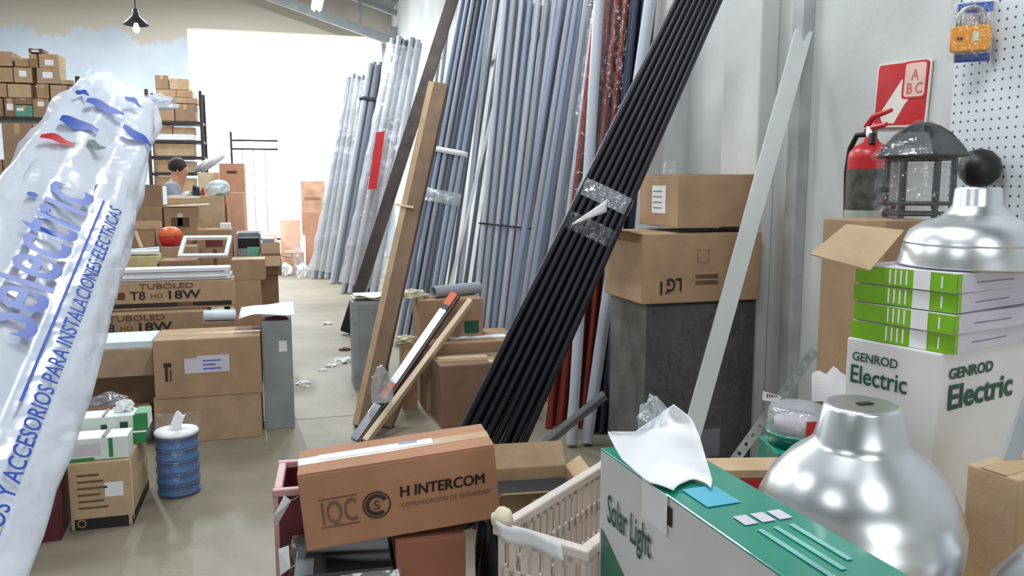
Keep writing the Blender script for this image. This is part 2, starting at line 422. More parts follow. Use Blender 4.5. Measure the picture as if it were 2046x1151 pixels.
# ================================================================ THE HALL
XR, XL, YB, YF = 2.30, -6.0, 17.0, -4.0
RIDGE, ZR, ZRI, ZL = -2.7, 4.95, 6.5, 5.5
def noded(name):
    m = bpy.data.materials.new(name); m.use_nodes = True
    return m, m.node_tree.nodes, m.node_tree.links, m.node_tree.nodes['Principled BSDF']
def plaster(name, c1, c2, c3, peel=None):
    m, n, l, p = noded(name); p.inputs['Roughness'].default_value = 0.9
    tc = n.new('ShaderNodeTexCoord')
    n1 = n.new('ShaderNodeTexNoise'); n1.inputs['Scale'].default_value = 1.3; n1.inputs['Detail'].default_value = 8; l.new(tc.outputs['Object'], n1.inputs['Vector'])
    n2 = n.new('ShaderNodeTexNoise'); n2.inputs['Scale'].default_value = 9; n2.inputs['Detail'].default_value = 6; l.new(tc.outputs['Object'], n2.inputs['Vector'])
    r1 = n.new('ShaderNodeValToRGB'); r1.color_ramp.elements[0].position = 0.35; r1.color_ramp.elements[1].position = 0.68
    r1.color_ramp.elements[0].color = lin(c1); r1.color_ramp.elements[1].color = lin(c2); l.new(n1.outputs['Fac'], r1.inputs['Fac'])
    mx = n.new('ShaderNodeMix'); mx.data_type = 'RGBA'; mx.blend_type = 'MULTIPLY'; mx.inputs[0].default_value = 0.25
    l.new(r1.outputs['Color'], mx.inputs[6]); l.new(n2.outputs['Color'], mx.inputs[7])
    out = r1.outputs['Color']
    if peel is not None:
        sp = n.new('ShaderNodeSeparateXYZ'); l.new(tc.outputs['Object'], sp.inputs[0])
        ma = n.new('ShaderNodeMath'); ma.operation = 'MULTIPLY_ADD'; ma.inputs[1].default_value = 1.1; l.new(n1.outputs['Fac'], ma.inputs[0]); l.new(sp.outputs['Z'], ma.inputs[2])
        ma2 = n.new('ShaderNodeMath'); ma2.operation = 'MULTIPLY_ADD'; ma2.inputs[1].default_value = 0.35; l.new(n2.outputs['Fac'], ma2.inputs[0]); l.new(ma.outputs[0], ma2.inputs[2])
        mr = n.new('ShaderNodeMapRange'); mr.inputs[1].default_value = peel + 0.66; mr.inputs[2].default_value = peel + 0.74; l.new(ma2.outputs[0], mr.inputs[0])
        m2 = n.new('ShaderNodeMix'); m2.data_type = 'RGBA'; m2.inputs[7].default_value = lin(c3)
        l.new(mr.outputs[0], m2.inputs[0]); l.new(out, m2.inputs[6]); out = m2.outputs[2]
    l.new(out, p.inputs['Base Color'])
    b = n.new('ShaderNodeBump'); b.inputs['Strength'].default_value = 0.25; b.inputs['Distance'].default_value = 0.02; l.new(n2.outputs['Fac'], b.inputs['Height']); l.new(b.outputs['Normal'], p.inputs['Normal'])
    return m
m_wall = plaster('painted_plaster', (196, 198, 196), (216, 218, 216), (200, 196, 184))
m_back = plaster('blue_plaster', (194, 206, 218), (210, 220, 230), (208, 200, 186), peel=4.35)
m_floor, n, l, p = noded('concrete_floor')
p.inputs['Roughness'].default_value = 0.55
tc = n.new('ShaderNodeTexCoord')
n1 = n.new('ShaderNodeTexNoise'); n1.inputs['Scale'].default_value = 1.2; n1.inputs['Detail'].default_value = 9; n1.inputs['Roughness'].default_value = 0.65; l.new(tc.outputs['Object'], n1.inputs['Vector'])
r1 = n.new('ShaderNodeValToRGB'); r1.color_ramp.elements[0].position = 0.3; r1.color_ramp.elements[1].position = 0.72
r1.color_ramp.elements[0].color = lin((116, 108, 90)); r1.color_ramp.elements[1].color = lin((150, 140, 120)); l.new(n1.outputs['Fac'], r1.inputs['Fac'])
l.new(r1.outputs['Color'], p.inputs['Base Color'])
n3 = n.new('ShaderNodeTexNoise'); n3.inputs['Scale'].default_value = 40; l.new(tc.outputs['Object'], n3.inputs['Vector'])
b = n.new('ShaderNodeBump'); b.inputs['Strength'].default_value = 0.15; b.inputs['Distance'].default_value = 0.01; l.new(n3.outputs['Fac'], b.inputs['Height']); l.new(b.outputs['Normal'], p.inputs['Normal'])

# floor cast in slabs with narrow joints
fl = struct(MB().mm(XL, XR, YF, YB, -0.2, -0.006).build('floor', mat('joint', (84, 78, 66), 0.9), None), 'bare concrete floor cast in slabs')
ys = [YF, 0.4, 5.2, 9.8, 14.0, YB]; xs = [XL, -1.9, XR]
for i in range(len(ys) - 1):
    for j in range(len(xs) - 1):
        MB().mm(xs[j] + .005, xs[j + 1] - .005, ys[i] + .005, ys[i + 1] - .005, -0.006, 0).build('slab', m_floor, fl)
struct(MB().mm(XR, XR + .25, YF, YB, 0, ZR + .1).build('wall_right', m_wall))
struct(MB().mm(XL - .25, XL, YF, YB, 0, ZL + .1).build('wall_left', m_wall))
GX0, GX1, GZ = -1.62, 2.1, 4.5
def gable(name, y0, y1, x0, x1, z, m):
    b = MB()
    def roofz(x): return ZR + (XR - x) / (XR - RIDGE) * (ZRI - ZR) if x > RIDGE else ZL + (x - XL) / (RIDGE - XL) * (ZRI - ZL)
    def pr(pts):
        n = len(pts); b.add([(x, y0, zz) for x, zz in pts] + [(x, y1, zz) for x, zz in pts],
                            [tuple(range(n)), tuple(range(2 * n - 1, n - 1, -1))] + [(i, n + i, n + (i + 1) % n, (i + 1) % n) for i in range(n)])
    if x0 > RIDGE: pr([(XL, 0), (x0, 0), (x0, roofz(x0)), (RIDGE, ZRI), (XL, ZL)])
    else: pr([(XL, 0), (x0, 0), (x0, roofz(x0)), (XL, ZL)])
    top = [(x0, z), (x1, z), (x1, roofz(x1))] + ([(RIDGE, ZRI)] if x0 < RIDGE else []) + [(x0, roofz(x0))]
    pr(top); pr([(x1, 0), (XR, 0), (XR, ZR), (x1, roofz(x1))])
    return struct(b.build(name, m))
gable('wall_back', YB, YB + .25, GX0, GX1, GZ, m_back)
gable('wall_front', YF - .25, YF, -1.8, 1.2, 2.5, m_wall)  # unseen front wall, its opening added to let in fill daylight
# yard outside, paved in pale concrete
struct(MB().mm(-14, 14, YB + .25, 60, -0.2, -0.01).build('ground', mat('yard_concrete', (206, 202, 194), 0.9)), 'pale concrete yard outside the gate')
struct(MB().mm(-14, 14, -40, YF - .25, -0.2, -0.01).build('ground_front', mat('yard_concrete', (206, 202, 194), 0.9)), 'pale pavement outside the added front opening')
# corrugated roof, two slopes
m_roof = mat('roof_sheet', (120, 126, 130), 0.5, metal=0.3, var=0.15)
def roofslope(name, xa, za, xb, zb):
    def fn(u, v):
        x = xa + (xb - xa) * u; z = za + (zb - za) * u
        return (x, YF - .3 + (YB + .6 - YF) * v, z + 0.02 + 0.018 * math.sin(v * 420))
    return struct(MB().grid(fn, 1, 400).build(name, m_roof, None, solid=0.01))
roofslope('ceiling', XR + .3, ZR + .06 - .1, RIDGE, ZRI + .06)
roofslope('ceiling_far', XL - .3, ZL - .04, RIDGE, ZRI + .06)
# steel roof trusses
for i, ty in enumerate((16.2, 10.9, 5.6, 0.3)):
    t = thing('roof_truss', 'grey steel roof truss under the corrugated roof', 'truss', (XR, ty, ZR - .68), 0, 'steel trusses under the roof')
    o0 = Vector(t.location)
    for dz, s_ in ((-.68, .17), (-.12, .1)):
        a, c, e = Vector((XR, ty, ZR + dz)), Vector((RIDGE, ty, ZRI + dz)), Vector((XL, ty, ZL + dz))
        for nm, P, Q in (('chord', a, c), ('chord', c, e)):
            q = frame(Q - P, (0, 1, 0)).to_quaternion(); L = (Q - P).length
            o = MB().box((0, 0, L / 2), (.1, s_, L)).build(nm, M('grey_steel'), t); o.location = P - o0; o.rotation_mode = 'QUATERNION'; o.rotation_quaternion = q
    for k in range(9):
        x = XR - .7 - k * .8
        zr_ = ZR + (XR - x) / (XR - RIDGE) * (ZRI - ZR) if x > RIDGE else ZL + (x - XL) / (RIDGE - XL) * (ZRI - ZL)
        MB().box((x - XR, 0, zr_ - .4 - o0.z), (.06, .06, .5)).build('web_bar', M('grey_steel'), t)
    MB().box((-.08, 0, .04), (.16, .2, .5)).build('end_bracket', M('grey_steel'), t, bevel=.004)
# fluorescent battens, including the two added for the back wall
for i, (x, y, z, wt) in enumerate(LAMPS):
    t = thing('tube_light', 'white fluorescent batten hung on rods below the roof', 'light fixture', (x, y, z), 0, 'fluorescent battens under the roof')
    MB().box((0, 0, 0), (.14, 1.26, .06)).build('housing', M('white'), t, bevel=.004)
    rz = ZR + (XR - x) / (XR - RIDGE) * (ZRI - ZR) if x > RIDGE else ZRI
    for s in (-.5, .5):
        MB().tube([(0, s, .03), (0, s, rz - z)], .006, 6).build('rod', M('grey_steel'), t)
    for s in (-.035, .035):
        MB().tube([(s, -.59, -.045), (s, .59, -.045)], .013, 10).build('fluorescent_tube', mat('lit_tube', (240, 248, 255), 0.4, var=0, emit=6.0), t)
# hanging bulb lamp with a conical shade
c = YW(272, 50, 10.0)
t = thing('pendant_lamp', 'dark conical pendant lamp with bare bulb before the blue wall', 'lamp', c)
MB().lathe([(.132, 0), (.128, .012), (.09, .05), (.045, .09), (.03, .12), (.026, .17), (.012, .175), (.0, .175)], 24).build('lamp_shade', M('shade_dark'), t, smooth=True, solid=.003)
MB().lathe([(0, -.085), (.02, -.08), (.036, -.055), (.038, -.035), (.026, -.005), (.016, .02), (.015, .05)], 16).build('bulb', mat('lit_bulb', (250, 250, 255), 0.3, var=0, emit=2.5), t, smooth=True)
rz = ZRI - (c.x - RIDGE) / (XR - RIDGE) * (ZRI - ZR)
MB().tube([(0, 0, .17), (0.01, 0, (rz - c.z) / 2), (0, 0, rz - c.z + .02)], .006, 6).build('cord', M('black'), t)
# concrete pilaster and a raised grey strip on the right wall
def yr(px): return XW(px, 400, XR).y
struct(MB().mm(XR - .10, XR, yr(1545), yr(1470), 0, ZR).build('trim_1', m_wall, None, bevel=.01), 'concrete pilaster on the right wall')
struct(MB().mm(XR - .06, XR, yr(1612), yr(1590), 0.0, 2.45).build('trim_2', mat('wall_strip_grey', (170, 172, 172), .6), None, bevel=.004), 'vertical raised grey strip on the right wall')
# steel rail on brackets that the long tubes lean on
t = thing('support_rail', 'grey steel rail on wall brackets behind the leaning tubes', 'rail', (XR - .02, 6.5, 2.86))
MB().box((-.025, 0, 0), (.03, 6.6, .05)).build('rail_bar', M('grey_steel'), t)
for yy in (-3.0, -1.5, 0, 1.5, 3.0): MB().box((-.005, yy, 0), (.05, .04, .04)).build('bracket', M('grey_steel'), t)
# black steel barrier frame standing in the gateway
c = YW(509, 300, 16.4); x0, x1 = YW(462, 290, 16.4).x, YW(557, 290, 16.4).x
t = thing('barrier_frame', 'thin dark steel barrier frame standing in the bright gateway', 'barrier', ((x0 + x1) / 2, 16.4, 0)); hw = (x1 - x0) / 2
zz = [YW(509, q, 16.4).z for q in (264, 281, 298, 350)]
for s in (-1, 1): MB().box((s * hw, 0, zz[0] / 2 if s < 0 else zz[1] / 2), (.04, .04, zz[0] if s < 0 else zz[1])).build('post', M('black') if s < 0 else M('white'), t)  # right post whitened, gateway glare put into its colour
for z in (zz[1], zz[2], .45): MB().box((0, 0, z), (2 * hw, .035, .035)).build('crossbar', M('black'), t)
for s in (-.55, -.1, .4): MB().box((s * hw, 0, (zz[2] + .45) / 2), (.018, .018, zz[2] - .45)).build('upright', M('grey_steel'), t)

# ================================================================ LEFT: RACKS AND CARTONS AT THE BACK
def rack(label, x0, x1, Y, dep, levels, ztop, group=None):
    t = thing('storage_rack', label, 'rack', ((x0 + x1) / 2, Y + dep / 2, 0), 0, group); w = x1 - x0
    for sx in (-1, 1):
        for sy in (-1, 1): MB().box((sx * (w / 2), sy * (dep / 2), ztop / 2), (.045, .045, ztop)).build('post', M('shelf'), t)
    for z in levels: MB().box((0, 0, z - .02), (w + .02, dep, .04)).build('shelf_board', M('shelf'), t)
    return t
Y1 = 10.2
xa, xb = YW(-60, 200, Y1).x, YW(158, 200, Y1).x
s1 = YW(60, 234, Y1).z; s2 = YW(60, 168, Y1).z
rack('dark shelving rack packed with small cartons before the blue wall', xa, xb, Y1, .5, (.5, 1.2, s1), s2 + .1)
def shelfbox(pl, pr, pt, pb, Y, base, tone, lab, grp, sticker=None, m=None, rz=0, dep=.32, name='cardboard_box', zmax=99):
    t, dim = pcarton(lab, pl, pr, pt, pb, Y=Y, base=base + .003, dep=dep, zmax=zmax - .003, tone=tone, group=grp, simple=True, m=m, rz=rz, name=name)
    if sticker: patch(t, 'f', dim, *sticker, M('paper'))
    return t
LB = 'small brown carton stacked on the dark rack'; G = 'small cartons on the dark rack'
ROWN = lambda z: ', %s row' % ('lowest' if z < s1 + .01 else 'second' if z < r1 + .01 else 'third' if z < r2 + .01 else 'fourth')
LBS = 'small brown carton with white sticker stacked on the dark rack'; GS = 'stickered cartons on the dark rack'
def zof(py, Y): return YW(60, py, Y).z
r1, r2, r3 = zof(196, Y1 + .02), zof(166, Y1 + .02), zof(134, Y1 + .02)
for (pl, pr, pt, base, tone, st) in [(-40, 6, 196, s1, 3, None), (9, 31, 196, s1, 5, (.2, .35, .8, .7)), (66, 98, 196, s1, 1, (.3, .6, .7, .85)), (100, 136, 213, s1, 0, (.45, .3, .85, .75)), (137, 150, 200, s1, 5, None),
                                (-35, 14, 166, r1, 4, None), (16, 62, 168, r1, 2, None), (74, 98, 166, r1, 1, None), (101, 135, 170, r1, 6, None), (136, 152, 172, r1, 5, None),
                                (-30, 26, 134, r2, 4, None), (28, 64, 135, r2, 0, (.3, .4, .7, .8)), (74, 119, 134, r2, 6, (.25, .35, .7, .75)), (121, 148, 160, r2, 2, None),
                                (-25, 24, 102, r3, 4, None), (30, 57, 116, r3, 1, None)]:
    shelfbox(pl, pr, pt, None, Y1 + .02 + random.uniform(0, .05), base, tone, (LBS if st else LB) + ROWN(base), GS if st else G, st, zmax=r1 if base < s1 + .01 else r2 if base < r1 + .01 else r3 if base < r2 + .01 else 99)
shelfbox(31, 65, 210, None, Y1 + .01, s1, 0, 'small teal green carton on the dark rack among brown cartons', None, (.1, .5, .5, .75), M('teal_box'))
tb = shelfbox(31, 64, 196, None, Y1 + .01, zof(210, Y1 + .01) + .004, 5, LB + ', on the teal carton', G, zmax=r1)
shelfbox(78, 117, 108, None, Y1 + .08, r3, 0, 'brown carton with sticker near the top of the dark rack', None, (.3, .2, .75, .6))
t, dim = pcarton('dark purple carton with white label topping the pile on the dark rack', 58, 86, 97, None, Y=Y1 + .1, base=zof(108, Y1 + .08) + .02, dep=.25, m=mat('dark_carton', (92, 70, 78), .8), simple=True)
patch(t, 'f', dim, .2, .15, .75, .6, M('paper'))
shelfbox(59, 76, 108, None, Y1 + .09, r3, 3, 'narrow brown carton under the dark purple carton on the rack', None, dep=.25, zmax=zof(108, Y1 + .1) + .012)
# tall pile of large cartons in front of the rack
hrow = zof(246, 9.0) / 6
for r in range(6):
    for k, (pl, pr) in enumerate(((-70, 2), (4, 66), (68, 122))):
        if r == 5 and k == 0: continue
        x0, x1 = YW(pl, 300, 9.0).x, YW(pr, 300, 9.0).x
        t = carton('large dull brown carton in the tall pile, %s layer from the floor' % ('first', 'second', 'third', 'fourth', 'fifth', 'sixth')[r], (x1 - x0 - .008, .55, hrow - .002), ((x0 + x1) / 2 + random.uniform(-.01, .01), 9.3 + random.uniform(-.03, .03), r * hrow), tone=random.choice((3, 5, 6, 1)), group='large cartons piled before the rack', simple=True)
        if random.random() < .6: patch(t, 'f', (x1 - x0 - .008, .55, hrow), .3, .3, .75, .6, M('inkred'), name='print')
# second rack, nearer to the bright gateway
Y2 = 13.2
xa, xb = YW(306, 250, Y2).x, YW(393, 250, Y2).x
lv = [YW(350, q, Y2).z for q in (400, 345, 312, 280, 242)]
rack('dark shelving rack with flat cartons beside the bright gateway', xa - .07, xb + .07, Y2, .55, lv, YW(350, 180, Y2).z)
G2, L2 = 'cartons on the rack by the gateway', 'brown carton stacked on the rack beside the gateway'
z0 = lv[4]; za = YW(350, 206, Y2).z; zA = YW(350, 194, Y2).z; zB = YW(350, 179, Y2).z
zw = YW(350, 268, Y2).z
t, dim = pcarton('flat white carton lying across the rack beside the gateway', 312, 389, 268, None, Y=Y2 + .02, base=lv[3] + .003, dep=.3, m=M('white'), simple=True, tape=False, zmax=zw)
for (pl, pr, pt, base, tone, cap) in [(310, 348, 206, z0, 1, za), (350, 391, 208, z0, 3, za), (310, 346, 190, za, 4, zA), (348, 394, 190, za, 6, zA), (312, 352, 176, zA, 0, zB), (353, 385, 176, zA, 4, zB),
                            (310, 337, 150, zB, 3, 99), (339, 378, 157, zB, 2, 99),
                            (309, 345, 250, zw, 1, lv[4] - .045), (347, 390, 254, zw, 4, lv[4] - .045), (309, 388, 285, lv[2], 2, lv[3] - .045), (309, 350, 318, lv[1], 4, lv[2] - .045), (352, 390, 322, lv[1], 6, lv[2] - .045), (309, 345, 352, lv[0], 4, lv[1] - .045), (348, 390, 356, lv[0], 2, lv[1] - .045)]:
    shelfbox(pl, pr, pt, None, Y2 + .03, base, tone, L2 + (', above its top board' if base > lv[4] - .01 else ', on the flat white carton' if base > lv[3] + .01 else ', second shelf below top' if base > lv[2] - .01 else ', third shelf below top' if base > lv[1] - .01 else ', lowest visible shelf'), G2, dep=.27 if base == zw else .4, zmax=cap)
# ---- packing tables with goods (mid left)
def table(label, x0, x1, y0, y1, z, m=None, name='work_table'):
    t = thing(name, label, 'table', ((x0 + x1) / 2, (y0 + y1) / 2, 0)); w, d = x1 - x0, y1 - y0
    MB().box((0, 0, z - .02), (w, d, .04)).build('table_top', m or M('wood'), t, bevel=.003)
    for sx in (-1, 1):
        for sy in (-1, 1): MB().box((sx * (w / 2 - .06), sy * (d / 2 - .06), (z - .04) / 2), (.06, .06, z - .04)).build('leg', M('shelf'), t)
    return t
ZT = .62
table('low wooden packing table covered with cartons behind the tube boxes', -1.78, -.56, 6.95, 9.5, ZT)
gm = 'cartons on the packing table'
t, dim = pcarton('flat yellowish carton on the packing table behind white battens', 215, 312, 514, None, Y=7.0, base=ZT, dep=.35, tone=2, m=mat('yellow_card', (198, 182, 138), .8))
top_y = t['top']
t, dim = pcarton('low grey brown carton on the packing table under the poster frame', 318, 392, 522, None, Y=7.05, base=ZT, dep=.3, tone=3)
topa = t['top']
# white frame and translucent strips lying on them
P = [F(335, 531, topa), F(440, 531, topa)]
t = thing('picture_frame', 'white rectangular frame propped behind the white battens', 'frame', (P[0].x + .04, 7.16, topa + .034), 0, euler=(math.radians(-55), 0, math.radians(-8)))
for c_, s_ in (((.18, 0, .0), (.4, .03, .03)), ((.18, 0, .24), (.4, .03, .03)), ((-.005, 0, .12), (.03, .03, .24)), ((.365, 0, .12), (.03, .03, .24))):
    MB().box(c_, s_).build('frame_bar', M('white'), t, bevel=.003)
for i, (a, b_, nm) in enumerate((((225, 512), (318, 496), 'blue edged'), ((225, 518), (318, 504), 'clear'))):
    A, B_ = YW(a[0], a[1], 7.22 - i * .13), YW(b_[0], b_[1], 7.24 - i * .13)
    A.z = top_y + .03; B_.z = max(B_.z, top_y + .034); L = (B_ - A).length
    t = thing('plastic_channel', '%s translucent plastic channel lying across the yellowish carton' % nm, 'channel', A, quat=frame(B_ - A, (0, 1, 0)).to_quaternion())
    MB().box((0, 0, L / 2), (.09, .02, L)).build('channel', M('pale_foam'), t, bevel=.002)
    MB().box((.045, 0, L / 2), (.008, .03, L)).build('edge_strip', M('navy') if i == 0 else M('white'), t)
# back row of the table
t, dim = pcarton('open brown carton with a wooden stick poking out on packing table', 248, 311, 462, None, Y=7.74, base=ZT, dep=.35, tone=1, kind='open', flaps=(('b', 150, .25),))
B0 = Vector(t.location)
lean_bar('wooden_stick', 'pale wooden stick leaning against the open carton on packing table', 'stick', (YW(310, 500, 7.56).x, 7.56, ZT + .012), YW(270, 462, 7.70), .025, .02, M('wood_pale'))
t, dim = pcarton('plain carton under the orange basket on packing table', 322, 392, 494, None, Y=7.62, base=ZT, dep=.3, tone=6)
toph = t['top']
c = YW(342, 494, 7.75); c.z = toph + .007
t = thing('plastic_basket', 'round orange plastic basket with a lid on a carton', 'basket', c)
MB().lathe([(0, 0), (.075, 0), (.095, .05), (.1, .09), (.09, .09), (.07, .01), (0, .01)], 22).build('bowl', M('red'), t, smooth=True)
MB().lathe([(.102, .085), (.105, .1), (.085, .14), (.05, .165), (0, .172)], 22).build('lid', M('orange'), t, smooth=True)
t, dim = pcarton('brown carton with a dark printed emblem standing behind orange basket', 327, 392, 415, None, Y=8.25, base=ZT, dep=.4, tone=4)
patch(t, 'f', dim, .22, .72, .78, .86, M('inkfade'), 'print'); patch(t, 'f', dim, .42, .74, .58, .92, M('lilac'))
MB().add([(-dim[0] / 2, -dim[1] / 2 - .01, dim[2] + .012), (dim[0] / 2 + .12, -dim[1] / 2 - .05, dim[2] + .03), (dim[0] / 2 + .1, dim[1] / 4, dim[2] + .03), (-dim[0] / 2, dim[1] / 4, dim[2] + .01)], [(0, 1, 2, 3)]).build('loose_flap', M('cream'), t, solid=.004)
t, dim = pcarton('plain brown carton beside the emblem carton, lower of two', 252, 323, 413, None, Y=8.2, base=ZT, dep=.4, tone=1)
patch(t, 'f', dim, .7, .6, .98, .8, M('paper'))
tt, dim2 = pcarton('plain brown carton beside the emblem carton, upper of two', 262, 324, 370, None, Y=8.24, base=t['top'] + .005, dep=.35, tone=3)
patch(tt, 'r', dim2, .1, .05, .9, .95, M('pale_foam'), 'foam_lining')
t, dim = pcarton('big tan carton used as a bench before the person', 328, 447, 392, None, Y=8.85, base=ZT, dep=.55, tone=2, tape=False)
big = t['top']; bigY = 8.85
patch(t, 'f', dim, .0, .975, .6, 1.0, M('paper'), 'paper_edge')
t, dim = pcarton('peach carton standing beside the big tan carton', 460, 487, 386, None, Y=9.0, base=0, dep=.4, m=M('peach'))
t, dim = pcarton('square brown carton with red print before the big tan carton', 393, 462, 460, None, Y=7.95, base=ZT, dep=.36, tone=1)
patch(t, 'f', dim, .25, .66, .75, .82, M('inkred'), 'print'); patch(t, 'f', dim, .45, .3, .56, .62, M('inkfade'), 'print'); tsq = t['top']
t, dim = pcarton('small white cube box on the square brown carton', 440, 461, 446, None, Y=8.1, base=tsq + .005, dep=.12, m=M('paper'), simple=True, tape=False)
# things heaped on the big carton
def onbig(px): return YW(px, 392, bigY + .2)
c = onbig(455); c.z = big + .005
o = crumple('packed_bag', mat('striped_bag', (222, 232, 232), .5, rgb2=(120, 150, 150), scale=5, stretch=(1, 1, 6)), (onbig(436).x, bigY + .24, big + .006), (.25, .26, .16), 3, .1)
tag(o, 'white and grey striped packed bag on the big tan carton', 'bag')
for px, nm, mk, lab, sz, sd in ((393, 'cloth_heap', 'navy', 'dark blue cloth heap on the big tan carton', (.075, .12, .1), 1), (388, 'cloth_heap', 'green', 'green crumpled cloth on the big tan carton', (.12, .12, .06), 2), (374, 'plastic_bag', 'paper', 'white crumpled plastic bag on the big tan carton', (.07, .1, .04), 6), (406, 'cloth_heap', 'red', 'small bright red cloth on the big tan carton', (.035, .06, .08), 5)):
    c = YW(px, 392, bigY + .12); o = crumple(nm, M(mk), (c.x, bigY + .12 + (.24 if px == 388 else 0), big + .005), sz, sd, .3); tag(o, lab, 'cloth' if 'cloth' in nm else 'bag')
# cartons behind the person
t, dim = pcarton('tall peach carton behind the striped bag', 438, 488, 327, None, Y=10.6, base=0, dep=.4, m=M('peach'))
patch(t, 'f', dim, .3, .93, .7, .95, M('inkred'), 'print')
t, dim = pcarton('tall cream carton holding rolled goods behind the person', 395, 437, 345, None, Y=10.9, base=0, dep=.4, m=M('cream'))
for k, (a, b_) in enumerate((((402, 340), (446, 312)), ((392, 338), (428, 318)))):
    A, B_ = YW(a[0], a[1], 10.95), YW(b_[0], b_[1], 11.2); A.z = t['top'] + .03
    o = MB().tube([A, (A + B_) / 2 + Vector((0, 0, .01)), B_], [.04, .05, .03], 10).build('film_roll', M('grey_steel'), None, smooth=True); tag(o, 'grey film roll lying on the tall cream carton', 'roll', 'film rolls on the cream carton')
# crates and boxes at the right end of the table
c0 = YW(455, 470, 8.25)
t, dim = pcarton('brown carton carrying the mint tray at the aisle end of table', 470, 517, 516, None, Y=8.0, base=0, dep=.4, tone=5, kind='open', flaps=(('f', 30, .3),)); zc = t['top']
x0, x1 = YW(473, 480, 8.1).x, YW(519, 480, 8.1).x
t = thing('plastic_tray', 'grey plastic tray with mint front and dark contents by the aisle', 'tray', ((x0 + x1) / 2, 8.3, zc + .002)); w_, h_ = x1 - x0, YW(500, 468, 8.1).z - zc
b = MB(); b.box((0, 0, .01), (w_, .3, .02)); b.box((0, -.15, .04), (w_, .012, .08)); b.box((0, .15, h_ / 2), (w_, .012, h_)); b.box((-w_ / 2, 0, h_ / 2), (.012, .3, h_)); b.box((w_ / 2, 0, h_ / 2), (.012, .3, h_))
b.build('tray_body', M('grey_steel'), t); MB().box((w_ * .2, -.158, .05), (w_ * .55, .006, .09)).build('mint_panel', M('mint'), t); MB().box((0, .15, h_), (w_ + .02, .03, .02)).build('rim', M('white'), t); MB().box((0, 0, h_ * .45), (w_ * .9, .26, h_ * .7)).build('dark_contents', M('dark'), t)
t, dim = pcarton('grey metal box standing at the aisle end of packing table', 524, 548, 478, None, Y=7.9, base=0, dep=.35, m=M('grey_steel'), tape=False, name='metal_box', cat='box')
t, dim = pcarton('tall brown carton stacked behind the tube boxes, lower of two', 466, 521, 562, None, Y=6.75, base=0, dep=.3, tone=4)
t, dim = pcarton('worn brown carton stacked behind the tube boxes, upper of two', 462, 530, 520, None, Y=6.78, base=t['top'] + .005, dep=.3, tone=1)
t, dim = pcarton('dented dark carton by the aisle, lower of two', 514, 556, 552, None, Y=7.2, base=0, dep=.35, tone=5)
t, dim = pcarton('open dented carton by the aisle, upper of two', 520, 562, 512, None, Y=7.2, base=t['top'] + .005, dep=.3, tone=3, kind='open', flaps=(('f', 60, .5), ('r', 80, .5), ('b', 140, .4)))
t, dim = pcarton('small torn carton lying on the floor beside the aisle', 532, 562, 612, 632, dep=.25, tone=3, kind='open', flaps=(('f', 95, .6),))
# ---- LED tube boxes and battens
XE = YW(466, 590, 6.2).x; XE2 = YW(411, 640, 6.05).x
hb = YW(400, 560, 6.2).z / 4
lab = ['lowest', 'third down', 'second down', 'topmost']
for k in range(4):
    xr = XE if k in (3, 1) else XE2; yy = 6.2 if k in (3, 1) else 6.05
    t = carton('long brown LED tube carton, %s of its stack' % lab[k], (1.28, .3, hb - .004), (xr - .64, yy + .15, k * hb), tone=1 if k != 3 else 0, simple=True, tape=False, name='tube_carton'); dim = (1.28, .3, hb - .004)
    patch(t, 'f', dim, .0, .08, .99, .24, M('ink'), 'dark_band'); patch(t, 'f', dim, .7, .08, .78, .24, M('inkfade'), 'dark_band', .002)
    letter(t, 'f', dim, .505, .76, .055, 'TUBOLED', M('inkfade'), .001, 1.5)
    letter(t, 'f', dim, .455, .38, .085, 'T8', M('ink'), .001, 1.1); letter(t, 'f', dim, .56, .42, .05, 'HO', M('inkfade'), 0, 1.1); letter(t, 'f', dim, .64, .38, .085, '18W', M('ink'), .002, 1.35)
    patch(t, 'f', dim, .37, .4, .43, .66, M('inkred'), 'print')
ztb = 4 * hb
for k in range(2):
    xl, xr = YW(150, 545, 6.22).x, YW(459, 545, 6.22).x; hh = .043
    t = thing('batten_fixture', 'white LED batten lying on the tube cartons, %s of two' % ('lower', 'upper')[k], 'light fixture', ((xl + xr) / 2 - .01 * k, 6.32, ztb + k * (hh + .002)))
    MB().box((0, 0, hh / 2), (xr - xl, .16, hh)).build('batten_body', M('white'), t, bevel=.004)
    MB().box(((xr - xl) / 2 + .004, 0, hh / 2), (.012, .15, hh * .9)).build('end_cap', M('lilac'), t)
    MB().box((0, -.081, hh * .35), (xr - xl - .05, .004, .006)).build('seam', M('inkgrey'), t)
# ---- front cartons on the left
t, dim = pcarton('plain carton under the foam roll behind the front cartons', 405, 470, 645, None, Y=5.55, base=0, dep=.3, tone=3); tf = t['top']
for k in range(2):
    o = MB().tube([YW(408, 634, 5.62 + k * .08) * 1.0, YW(470, 632, 5.6 + k * .08)], .03, 12).build('foam_roll', M('pale_foam'), None, smooth=True)
    for v in o.data.vertices: v.co.z += tf + .035 - YW(440, 633, 5.62 + k * .08).z
    tag(o, 'white foam roll lying on a plain carton behind the front cartons', 'foam roll', 'white foam rolls')
Yc = 4.9
lo, dl = pcarton('square brown carton on the floor, under the labelled carton', 309, 523, 793, 892, Y=Yc, base=0, dep=.38, tone=0)
up, du = pcarton('square brown carton with white address label on another carton', 305, 520, 678, None, Y=Yc - .005, base=lo['top'] + .005, dep=.38, tone=4)
patch(up, 'f', du, .28, .42, .42, .68, M('lilac')); patch(up, 'f', du, .4, .42, .7, .72, M('lilac'), 'label_sticker', .002)
patch(up, 'f', du, .1, .3, .125, .62, M('ink'), 'print'); patch(up, 'f', du, .09, .55, .16, .62, M('ink'), 'print', .002); patch(up, 'f', du, .14, .3, .16, .5, M('inkfade'), 'print')
